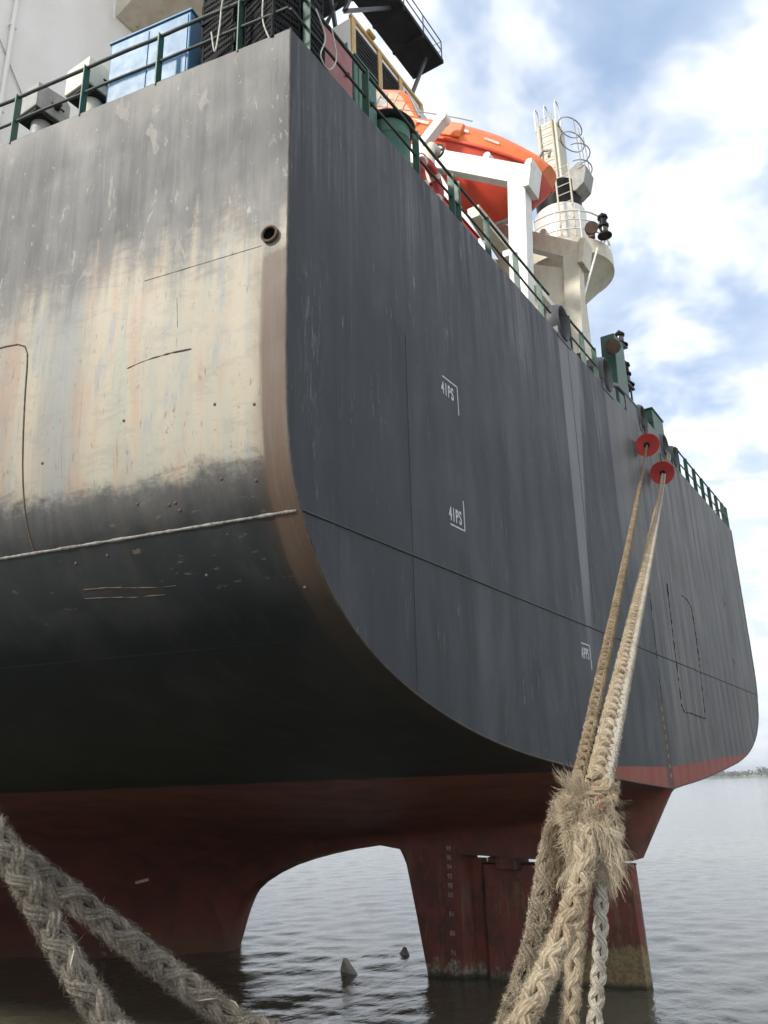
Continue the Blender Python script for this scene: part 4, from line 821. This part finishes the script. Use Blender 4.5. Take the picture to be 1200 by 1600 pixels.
# ------------------------------------------------------------------ signal mast with round platform
MC = Vector((3.0, 2.0, 0)); ms = thing('signal_mast', 'white signal mast with round railed platform and ladder behind the lifeboat', 'mast', (3.0, 2.0, 12.99))
MB().box(2.55, 3.45, 1.6, 2.4, 12.99, 19.6).build('lower_column', 'cream', ms, bevel=.04)
MB().lathe([(.5, 18.3), (1.36, 19.15), (1.45, 19.2), (1.45, 19.7), (0, 19.7)], MC, n=48).build('round_platform', 'cream', ms, smooth=30)
MB().lathe([(.82, 19.703), (.82, 21.5), (0, 21.75)], MC, n=48).build('drum_housing', 'white', ms, smooth=30)
MB().lathe([(.72, 21.503), (.74, 22.5), (0, 22.5)], MC, n=32).build('horn_array', 'black', ms, smooth=30)
MB().box(2.62, 3.38, 1.66, 2.38, 22.503, 25.1).build('upper_column', 'cream', ms, bevel=.03)
mb = MB()
for h in (.35, .68, 1.0): mb.tube([MC + Vector((1.4 * math.cos(a), 1.4 * math.sin(a), 19.7 + h)) for a in np.linspace(0, 2 * math.pi, 49)[:-1]], .022 if h < 1 else .03, 8, closed=True)
for i in range(12): a = i * math.pi / 6 + .2; q = MC + Vector((1.4 * math.cos(a), 1.4 * math.sin(a), 19.7)); mb.tube([q, q + Vector((0, 0, 1.0))], .025, 8)
mb.build('platform_railing', 'white', ms, smooth=40)
# ladder on the port face, tall loops above
def ladder(x, y0, y1, z0, z1, parent, mt, step=.33):
    mb = MB().tube([(x, y0, z0), (x, y0, z1)], .03, 8).tube([(x, y1, z0), (x, y1, z1)], .03, 8); z = z0 + .2
    while z < z1: mb.tube([(x, y0, z), (x, y1, z)], .014, 6); z += step
    return mb.build('ladder', mt, parent, smooth=40)
ladder(2.0, 1.25, 1.7, 19.7, 22.6, ms, 'cream'); ladder(2.55, 1.8, 2.25, 22.4, 25.3, ms, 'cream')
mb = MB()
for yy_ in (1.66, 2.05, 2.38): mb.tube([(2.62, yy_, 24.9), (2.62, yy_, 25.7), (2.75, yy_, 25.95), (2.95, yy_, 25.95), (3.08, yy_, 25.7), (3.08, yy_, 25.1)], .022, 6)
mb.build('guard_loop', 'white', ms, smooth=60)
mb = MB()
for z, sh in ((24.9, 0), (24.3, -.05), (23.6, -.1), (22.95, -.15)):
    mb.tube([(2.95 + .55 * math.sin(a), 1.66 - .62 * (1 - math.cos(a)) * .55 + sh * .3, z - .12 * (1 - math.cos(a))) for a in np.linspace(-math.pi, math.pi, 25)], .02, 6) if z > 24 else mb.tube([(2.7 + .5 * math.sin(a) + .2, 1.3 - .42 * math.cos(a) - .1, z) for a in np.linspace(-1.6, 1.8, 15)], .02, 6)
for a in (-1.2, 0, 1.2): mb.tube([(2.95 + .5 * math.sin(a), 1.05 - .0, 24.6), (2.9 + .5 * math.sin(a), .95, 22.6)], .016, 6)
mb.build('ladder_cage', 'grey_box', ms, smooth=60)
mb = MB().prism([(2.62, 1.66, 22.75), (2.62, 1.10, 23.05), (2.62, .85, 22.75), (2.62, 1.0, 22.2), (2.62, 1.3, 22.0), (2.62, 1.66, 22.2)], (.7, 0, 0)); mb.build('rest_platform', 'grey_box', ms, bevel=.02)
for i, (px, py, pz) in enumerate([(1.75, 2.7, 19.75), (2.2, .85, 19.75)]):
    mb = MB().lathe([(.1, 0), (.1, .2)], (px, py, pz), n=12).lathe([(.12, -.2), (.2, .05), (.2, .16), (0, .16)], (px, py, pz + .32), (-.8, -.4, -.2), 16); mb.build('flood_light', 'rust', ms, smooth=40)
def lantern(c, parent, two=False, name='navigation_light'):
    c = Vector(c); o = MB().lathe([(a * .72, b * .8) for a, b in [(.30, -.04), (.30, 0), (.20, .02), (.22, .06), (.16, .08), (.15, .34), (.2, .36), (.22, .44), (.14, .52), (.06, .54), (.06, .6), (0, .6)]] if not two else
        [(a * .72, b * .8) for a, b in [(.30, -.04), (.30, 0), (.20, .02), (.22, .08), (.15, .10), (.15, .34), (.22, .38), (.22, .46), (.15, .48), (.15, .72), (.22, .76), (.2, .86), (.1, .92), (.05, 1.0), (0, 1.0)]], c, n=20).build(name, 'black', parent, smooth=35)
    MB().lathe([(.112, .08), (.12, .16), (.112, .26)], c, n=20).build('lens', 'light_glass', o, smooth=40); return o
lantern((2.35, .5, 19.8), ms, True)
# light pole stay
pl = thing('stay_pole', 'slender white pole slanting up from the stern rail to the mast platform', 'pole', (-1.9, .35, 12.99))
MB().tube([(-1.95, .35, 13.0), (-1.3, .45, 15.2)], .045, 8).tube([(-1.3, .45, 15.2), (2.3, .75, 19.42)], .03, 8).build('pole', 'white', pl, smooth=40)
mb = MB().box(-2.06, -1.84, .28, .42, 13.6, 13.72); mb.build('clamp', 'black', pl)

# ------------------------------------------------------------------ green stern light posts and boxes
gp = thing('light_post', 'green steel post carrying stern lights beside the second fairlead', 'light post', (1.4, .75, 12.99))
MB().prism([(1.35, .45, 12.99), (2.55, .45, 12.99), (2.6, .45, 16.15), (1.75, .45, 16.15)], (0, .4, 0)).build('post', 'green', gp, bevel=.02)
MB().beam((2.4, .6, 16.15), (3.1, .6, 16.3), .3, .05).build('bracket', 'green_dark', gp); lantern((2.9, .6, 16.34), gp)
MB().beam((2.5, .6, 14.95), (3.3, .6, 15.02), .3, .06).build('bracket', 'green_dark', gp); lantern((3.05, .6, 15.1), gp, True)
MB().lathe([(.08, -.2), (.2, -.05), (.22, .1), (.18, .12), (0, .1)], (1.35, .45, 15.5), (-.7, -.5, -.2), 20).build('flood_light', 'rust', gp, smooth=40)
ladder(3.0, .5, .8, 12.99, 14.9, gp, 'green_dark')
gb = thing('control_cabinet', 'tall green steel cabinet behind the red rat guards', 'cabinet', (4.6, .55, 12.99))
MB().box(4.0, 5.2, .22, .88, 12.99, 14.6).build('body', 'green', gb, bevel=.02); MB().box(3.97, 5.23, .19, .91, 14.602, 14.65).build('lid', 'green', gb, bevel=.01)
for z in (13.6, 14.15): MB().box(3.98, 3.997, .22, .88, z, z + .04).build('hinge_strap', 'green_dark', gb)
wl = thing('winch', 'dark mooring winch behind the second fairlead', 'winch', (-.6, 1.1, 12.99), 'mooring winches')
MB().box(-1.2, 0, .8, 1.5, 12.99, 13.35).build('base', 'green_dark', wl, bevel=.02); MB().lathe([(.4, -.5), (.4, -.45), (.22, -.43), (.22, .43), (.4, .45), (.4, .5)], (-.6, 1.15, 13.7), (1, 0, 0), 20).build('drum', 'green_dark', wl, smooth=35)

# ------------------------------------------------------------------ mooring ropes
def catrom(pts, step):
    P = np.array(pts, float); L = np.linalg.norm(np.diff(P, axis=0), axis=1).sum(); n = max(8, int(L / step)); Q = cr(P, np.linspace(0, len(P) - 1, n * 4))
    d = np.concatenate([[0], np.cumsum(np.linalg.norm(np.diff(Q, axis=0), axis=1))]); s = np.linspace(0, d[-1], n); return np.stack([np.interp(s, d, Q[:, k]) for k in range(3)], -1), s
def frames(Q):
    T = np.gradient(Q, axis=0); T /= np.linalg.norm(T, axis=1)[:, None]; U = np.zeros_like(Q); u = np.cross(T[0], [0.3, 0.2, 1.0]); u /= np.linalg.norm(u)
    for i in range(len(Q)): u = u - T[i] * (u @ T[i]); u /= np.linalg.norm(u); U[i] = u
    return T, U, np.cross(T, U)
def mesh_np(name, V, F, mt, parent, smooth=True, uv=None):
    me = bpy.data.meshes.new(name); off = np.array(root_loc(parent)); me.from_pydata((V - off).tolist(), [], F.tolist())
    if smooth: me.shade_smooth()
    if uv is not None: me.uv_layers.new(name='UVMap').data.foreach_set('uv', uv.ravel())
    me.materials.append(MAT[mt]); o = bpy.data.objects.new(name, me); COL.objects.link(o); o.parent = parent; return o
def np_tube(C, r, n=7):
    T, U, W = frames(C); r = np.broadcast_to(r, (len(C),)); a = np.linspace(0, 2 * np.pi, n, endpoint=False)
    V = C[:, None, :] + r[:, None, None] * (np.cos(a)[None, :, None] * U[:, None, :] + np.sin(a)[None, :, None] * W[:, None, :])
    i = np.arange(len(C) - 1)[:, None]; j = np.arange(n)[None, :]
    F = np.stack([i * n + j, i * n + (j + 1) % n, (i + 1) * n + (j + 1) % n, (i + 1) * n + j], -1).reshape(-1, 4); return V.reshape(-1, 3), F
def tube_uv(C, n):
    L = np.concatenate([[0], np.cumsum(np.linalg.norm(np.diff(C, axis=0), axis=1))]); i = np.arange(len(C) - 1)[:, None] + np.zeros((1, n), int); j = np.zeros((len(C) - 1, 1), int) + np.arange(n)[None, :]
    return np.stack([np.stack([j / n, L[i]], -1), np.stack([(j + 1) / n, L[i]], -1), np.stack([(j + 1) / n, L[i + 1]], -1), np.stack([j / n, L[i + 1]], -1)], 2).astype(np.float32)
def hairs(Q, s, T, U, W, R, dens, ln, wd, seed):
    """loose fibre ends standing off the rope: thin two-piece ribbons"""
    rs = np.random.RandomState(seed); n = int(dens * (s[-1] - s[0])); t = rs.rand(n) * (len(Q) - 1.001); i = t.astype(int); f = (t - i)[:, None]
    C = Q[i] * (1 - f) + Q[i + 1] * f; a = rs.rand(n) * 6.283; D = np.cos(a)[:, None] * U[i] + np.sin(a)[:, None] * W[i]; Rr = np.broadcast_to(R, (len(Q),))[i][:, None]
    L = (ln * (.35 + rs.rand(n) ** 2 * 1.3))[:, None]; al = (rs.randn(n) * .9)[:, None] * T[i]; sd = np.cross(D, T[i]) * (rs.randn(n) * .7)[:, None]
    b = C + D * Rr * .88; m = b + (D + al * .8 + sd * .5) * L * .55; e = m + (D * .5 + al + sd + rs.randn(n, 3) * .35) * L * .5
    sv = rs.randn(n, 3); sv /= np.linalg.norm(sv, axis=1)[:, None]; w = wd
    V = np.stack([b - sv * w, b + sv * w, m - sv * w * .8, m + sv * w * .8, e], 1).reshape(-1, 3); k = np.arange(n)[:, None] * 5
    F = np.concatenate([k + np.array([[0, 1, 3]]), k + np.array([[0, 3, 2]]), k + np.array([[2, 3, 4]])], 0); return V, F
RSEED = [100]
def plait(Q, s, T, U, W, dia, pitch, mt, parent, rs, lump=.1, yarn=False, part='strand'):
    """eight-strand plait: two right-hand and two left-hand pairs passing over and under each other"""
    R = dia / 2; w = 2 * np.pi / (pitch * dia); ph0 = rs.rand() * 6; kn_ = np.arange(0, s[-1] + .2, .035); kw = np.arange(0, s[-1] + .6, .11)
    s = s + dia * .9 * np.interp(s, kw, rs.rand(len(kw)) - .5)
    for fam in (1, -1):
        for k in range(2):
            for sub in (-1, 1):
                th = fam * w * s + np.pi * k + (0 if fam > 0 else np.pi / 2) + ph0 + sub * .34; ov = fam * np.sin(2 * w * (s + ph0 / w * 0))
                rr = R * (.60 + .17 * ov) * (1 + lump * np.interp(s, kn_, rs.rand(len(kn_)) - .5))
                C = Q + rr[:, None] * (np.cos(th)[:, None] * U + np.sin(th)[:, None] * W) + rs.randn(len(Q), 3) * R * .01
                V, F = np_tube(C, R * .345 * (1 + .16 * np.interp(s, kn_, rs.rand(len(kn_)) - .5)), 9); mesh_np(part, V, F, mt, parent, uv=tube_uv(C, 9))
                if yarn and sub > 0:
                    Cy = Q + (rr + R * .345)[:, None] * (np.cos(th + .1)[:, None] * U + np.sin(th + .1)[:, None] * W); idx = np.where(ov > .45)[0]
                    cuts = np.split(idx, np.where(np.diff(idx) > 1)[0] + 1); VV, FF, o = [], [], 0
                    for c in cuts:
                        if len(c) < 5 or rs.rand() < .35: continue
                        q0 = rs.randint(0, max(1, len(c) // 3)); c = c[q0:q0 + max(5, len(c) * 2 // 3)]
                        V, F = np_tube(Cy[c], R * .055 * np.sin(np.linspace(.25, np.pi - .25, len(c))), 5); VV.append(V); FF.append(F + o); o += len(V)
                    if VV: h = mesh_np('marker_yarn', np.concatenate(VV), np.concatenate(FF), 'yarn_white', parent); h['kind'] = 'stuff'
def rope(pts, dia, mt, label, pitch=2.9, fuzz=2500, flen=.006, fw_=.0004, fmt='fibre_tan', step=None, group='mooring ropes', yarn=False, name='mooring_rope', lump=.10, fmax=None):
    RSEED[0] += 1; rs = np.random.RandomState(RSEED[0]); R = dia / 2; Q, s = catrom(pts, step or dia * .14); T, U, W = frames(Q)
    t = thing(name, label, 'rope', tuple(pts[0]), group); plait(Q, s, T, U, W, dia, pitch, mt, t, rs, lump, yarn)
    if fuzz:
        m = s <= (fmax or s[-1]); V, F = hairs(Q[m], s[m], T[m], U[m], W[m], R * .98, fuzz, flen, fw_, RSEED[0]); h = mesh_np('loose_fibres', V, F, fmt, t, False); h['kind'] = 'stuff'
    return t
# lines from the ship: near end at the knot, far end through the fairleads
def taut(a, b, sag, n=14):
    a = Vector(a); b = Vector(b); return [tuple(a.lerp(b, q) - Vector((0, 0, sag * 4 * q * (1 - q)))) for q in (np.linspace(0, 1, n) ** 1.6)]
KB, KA1, KA2 = (-16.58, -4.03, 4.215), (-16.60, -4.088, 4.219), (-16.59, -4.116, 4.217)
FB, FA1, FA2 = (.95, -.22, 12.28), (2.3, -.22, 11.95), (2.42, -.26, 11.99)
rope(taut(KB, FB, .06) + [(1.35, -.18, 12.75), (1.68, -.05, 13.12), (1.75, .4, 13.2)], .046, 'rope_brown', 'thin brown mooring rope running up to the nearest red rat guard', fuzz=2200, flen=.006, fmax=8, step=.011)
rope(taut(KA1, FA1, .06) + [(3.1, -.2, 12.6), (3.78, -.05, 13.08), (3.85, .4, 13.15)], .060, 'rope_tan', 'thick tan mooring rope running from the frayed knot up to the ship', fuzz=2600, flen=.008, fmax=9, step=.012)
rope(taut(KA2, FA2, .06) + [(3.3, -.24, 12.65), (3.95, -.05, 13.1), (4.0, .4, 13.15)], .036, 'rope_pale', 'pale mooring rope lying against the right of the thick tan rope', fuzz=2200, flen=.006, fmax=9, step=.011)
BOL = Vector((-17.25, -4.0, 2.6))
R1 = [(-16.585, -3.981, 4.18), (-16.66, -3.960, 4.05), (-16.711, -3.952, 3.945), (-16.796, -3.955, 3.85), (-16.889, -3.954, 3.765), (-16.934, -3.935, 3.691), (-16.977, -3.897, 3.58), (-17.05, -3.85, 3.2), (-17.05, -3.85, 2.95)]
R2 = [(-16.62, -4.06, 4.16), (-16.735, -4.085, 4.03), (-16.866, -4.07, 3.896), (-16.97, -4.05, 3.809), (-17.075, -4.034, 3.733), (-17.13, -3.983, 3.632), (-17.2, -3.85, 3.2), (-17.2, -3.81, 2.95)]
R3 = [(-16.60, -4.06, 4.12), (-16.69, -4.06, 3.99), (-16.715, -4.04, 3.86), (-16.740, -4.03, 3.77), (-16.761, -4.027, 3.72), (-16.795, -4.025, 3.644), (-16.823, -4.017, 3.543), (-16.95, -4.05, 3.2), (-17.02, -4.1, 2.95)]
R4 = [(-16.575, -4.118, 4.19), (-16.611, -4.117, 4.117), (-16.645, -4.113, 4.038), (-16.678, -4.103, 3.948), (-16.700, -4.094, 3.83), (-16.730, -4.085, 3.733), (-16.762, -4.077, 3.642), (-16.792, -4.065, 3.542), (-16.95, -4.15, 3.2), (-17.05, -4.2, 2.95)]
rope(R1, .056, 'rope_dark', 'dark brown rope at the left below the frayed knot', fuzz=13000, flen=.010)
rope(R2, .056, 'rope_tan', 'thick tan rope slanting down left from the frayed knot', fuzz=13000, flen=.010)
rope(R3, .046, 'rope_tan', 'tan rope hanging straight down in the middle below the knot', fuzz=10000, flen=.009)
rope(R4, .038, 'rope_pale', 'white thin plaited rope at the right below the knot', pitch=2.8, fuzz=3500, flen=.005)
# the frayed knot: turns of rope round the lines, and a burst of loose fibre
kn = thing('frayed_knot', 'bulky frayed rope knot where the mooring lines are joined', 'knot', (-16.60, -4.05, 4.1))
fwd = Vector((0.80024071, 0.50991734, 0.31559327)); kc = Vector((-16.575, -4.055, 4.17)); ax = Vector((0.10, -.02, .99)).normalized(); e1 = Vector((.5439, -.8385, 0)); e2 = ax.cross(e1)
def turn(c, r1, r2, tilt, dia, mt, seed):
    rs = np.random.RandomState(seed); P = []
    for a in np.linspace(0, 2 * np.pi, 15): P.append(tuple(Vector(c) + e1 * (r1 * math.cos(a)) + e2 * (r2 * math.sin(a)) + ax * (tilt * math.cos(a + .5))))
    Q, s = catrom(P, dia * .14); T, U, W = frames(Q); R = dia / 2; plait(Q, s, T, U, W, dia, 3.2, mt, kn, rs, part='turn_strand')
    V, F = hairs(Q, s, T, U, W, R * .98, 7000, .012, .0004, seed); mesh_np('loose_fibres', V, F, 'fibre_tan', kn, False)['kind'] = 'stuff'
turn(kc + ax * .02, .062, .058, .02, .056, 'rope_tan', 1); turn(kc - ax * .035, .066, .060, -.035, .058, 'rope_tan', 2); turn(kc - ax * .095, .064, .058, .05, .056, 'rope_brown', 3); turn(kc - ax * .15, .058, .05, -.03, .052, 'rope_tan', 4); turn(kc - ax * .05 - e1 * .045, .05, .05, .075, .05, 'rope_tan', 6)
def tuft(locks, name, mt, seed, nf=34, r=.0007):
    """locks of teased-out fibre: every lock is a curved bundle of thin hairs; (start, first direction, later direction, length, spread)"""
    rs = np.random.RandomState(seed); VV, FF, o = [], [], 0
    for c, d1, d2, L, sp in locks:
        d1 = np.array(d1, float); d1 /= np.linalg.norm(d1); d2 = np.array(d2, float); d2 /= np.linalg.norm(d2); wob = rs.randn(3) * .12
        for i in range(nf):
            l = L * (.6 + .55 * rs.rand()); tt = np.linspace(0, 1, 8)[:, None]; fan = rs.randn(3) * sp
            P = np.array(c) + rs.randn(3) * .006 + l * (d1 * (tt - .5 * tt ** 2) + d2 * .5 * tt ** 2 * 1.3 + fan * tt ** 1.3 + wob * tt * (1 - tt) * 2 + rs.randn(3) * .05 * np.sin(tt * 7 + rs.rand() * 6))
            V, F = np_tube(P, r * (1 - .6 * tt[:, 0]) * (.6 + .9 * rs.rand()), 3); VV.append(V); FF.append(F + o); o += len(V)
    h = mesh_np(name, np.concatenate(VV), np.concatenate(FF), mt, kn); h['kind'] = 'stuff'
kcn = np.array(kc); E1 = np.array(e1); AX = np.array(ax); BK = -np.array(fwd); rsk = np.random.RandomState(5)
def lock(x, y, z, d1, d2, L, sp): return (kcn + E1 * x + AX * y + BK * z, E1 * d1[0] + AX * d1[1] + BK * d1[2], E1 * d2[0] + AX * d2[1] + BK * d2[2], L, sp)
A_, B_, C_ = [], [], []
for i in range(30):      # broad unlaid end bursting up and to the left
    A_.append(lock(rsk.uniform(-.045, -.005), rsk.uniform(-.03, .03), rsk.uniform(.03, .07), (-.55 + rsk.uniform(-.3, .5), .9 + rsk.uniform(-.25, .2), .25), (-.8 + rsk.uniform(-.4, .8), rsk.uniform(-.1, .8), .2), rsk.uniform(.05, .095), .09))
for i in range(95):      # matted crown of fibre lying every way over the turns
    x = rsk.uniform(-.075, .05); a = rsk.uniform(0, 6.283); A_.append(lock(x, rsk.uniform(-.10, .05), rsk.uniform(.060, .090), (math.cos(a), math.sin(a) * .8, .8), (math.cos(a) * .6 - .2, math.sin(a) * .5 - .8, -.2), rsk.uniform(.03, .06), .16))
for i in range(60):      # combed-down skin over the lower turns
    x = rsk.uniform(-.085, .03); (B_ if rsk.rand() < .4 else A_).append(lock(x, rsk.uniform(-.17, -.03), rsk.uniform(.06, .08), (rsk.uniform(-.8, .5), rsk.uniform(-.8, .2), .6), (rsk.uniform(-.4, .4), -1, -.35), rsk.uniform(.035, .07), .12))
for i in range(44):      # shag hanging over the heads of the lower ropes
    x = rsk.uniform(-.07, .045); A_.append(lock(x, rsk.uniform(-.15, -.02), rsk.uniform(.085, .115), (rsk.uniform(-.6, .6), rsk.uniform(-.3, .5), .5), (rsk.uniform(-.4, .4), -1, -.1), rsk.uniform(.035, .075), .13))
for i in range(34):      # bulging left flank
    B_.append(lock(rsk.uniform(-.11, -.07), rsk.uniform(-.17, -.02), rsk.uniform(.02, .05), (-.7, rsk.uniform(-.2, .4), .4), (.35, -1, 0), rsk.uniform(.045, .085), .10))
for i in range(5): C_.append(lock(.062, rsk.uniform(-.02, .02), .03, (1, .2, .3), (1, -.1, .1), .028, .25))
tuft(A_, 'fibre_tuft', 'fibre_tan', 200); tuft(B_, 'fibre_tuft', 'rope_brown', 201); tuft(C_, 'fibre_tuft', 'rope_dark', 202)
mb = MB().tube([kc + e1 * .000 + ax * .075 - fwd * .062, kc + e1 * .006 + ax * .045 - fwd * .085, kc + e1 * .014 + ax * .015 - fwd * .090], .007, 7); mb.build('red_marker_yarn', 'red_faded', kn, smooth=60)
mb = MB().tube([kc + e1 * .056 + ax * .045 - fwd * .055, kc + e1 * .060 + ax * .025 - fwd * .062], .013, 9).tube([kc + e1 * .083 - ax * .01 - fwd * .03, kc + e1 * .083 - ax * .03 - fwd * .03], .011, 9); mb.build('orange_stub', 'rust_light', kn, smooth=60)

# grey ropes close to the camera
L1 = [(-18.25, -3.40, 4.37), (-18.215, -3.52, 4.29), (-18.176, -3.645, 4.219), (-18.158, -3.701, 4.168), (-18.133, -3.74, 4.105), (-18.11, -3.778, 4.044), (-18.088, -3.815, 3.985), (-18.061, -3.859, 3.923), (-18.024, -3.91, 3.847), (-17.8, -4.0, 3.4), (-17.45, -4.0, 2.95)]
L2 = [(-18.22, -3.40, 4.31), (-18.126, -3.508, 4.218), (-18.076, -3.57, 4.16), (-18.037, -3.624, 4.117), (-17.989, -3.685, 4.063), (-17.943, -3.745, 4.01), (-17.897, -3.819, 3.95), (-17.846, -3.899, 3.888), (-17.783, -3.991, 3.812), (-17.55, -4.1, 3.4), (-17.42, -4.1, 2.95)]
rope(L1, .039, 'rope_grey', 'fuzzy grey plaited rope at the lower left, the steeper of two', fuzz=20000, flen=.0080, fw_=.00032, fmt='fibre_grey', group='grey ropes in the foreground', yarn=True, lump=.28)
rope(L2, .038, 'rope_grey', 'fuzzy grey plaited rope at the lower left, the flatter of two', fuzz=20000, flen=.0085, fw_=.00032, fmt='fibre_grey', group='grey ropes in the foreground', yarn=True, lump=.28)
# the earlier run of both grey ropes away to the left
bo = thing('mooring_bollard', 'black iron mooring bollard on the quay edge below the knot', 'bollard', tuple(BOL))
MB().lathe([(.26, 0.002), (.24, .05), (.17, .10), (.17, .36), (.24, .42), (.25, .48), (.18, .54), (0, .56)], BOL, n=28).build('post', 'black', bo, smooth=35)
MB().box(BOL.x - .34, BOL.x + .34, BOL.y - .34, BOL.y + .34, 2.603, 2.64).build('base_plate', 'black', bo, bevel=.01)
# red rat guards on the lines
def guard(a, b, dist, label, r=.30):
    a = Vector(a); b = Vector(b); d = (a - b).normalized(); c = b + d * dist; t = thing('rat_guard', label, 'rat guard', tuple(c), 'red rat guards on the mooring lines')
    mb = MB(); mb.lathe([(.06, -.01), (.12, .0), (r, .02), (r, .035), (.12, .015), (.06, .005)], c, d, 36); mb.v = [(p[0] + .012 * math.sin(9 * p[2] + 3), p[1] + .02 * math.sin(7 * p[0] + 5 * p[2]), p[2] + .01 * math.sin(8 * p[0])) for p in mb.v]; mb.build('disc', 'red', t, smooth=35)
    MB().lathe([(.065, -.03), (.075, .04), (.05, .045)], c, d, 16).build('collar', 'black', t, smooth=40)
    u = Vector((0, 0, 1)); MB().tube([c + u * r, c + u * (r + .25) - d * .2], .012, 5).build('tie_line', 'black', t)
guard(KB, FB, .15, 'red disc rat guard on the thin brown rope below the third fairlead')
guard(KA1, FA1, .5, 'red disc rat guard on the thick tan rope below the fourth fairlead')

# ------------------------------------------------------------------ thin river haze
hm = bpy.data.materials.new('river_haze'); hm.use_nodes = True; hn_ = hm.node_tree; hn_.nodes.clear()
ho = hn_.nodes.new('ShaderNodeOutputMaterial'); pv = hn_.nodes.new('ShaderNodeVolumePrincipled'); pv.inputs['Color'].default_value = (0.86, 0.90, 0.95, 1); pv.inputs['Density'].default_value = 0.00022; pv.inputs['Anisotropy'].default_value = 0.2
hn_.links.new(pv.outputs[0], ho.inputs['Volume'])
hz_o = MB().box(-12000, 12000, -12000, 12000, -5, 60).build('haze', hm); tag(hz_o, 'thin pale haze over the river', kind='stuff')
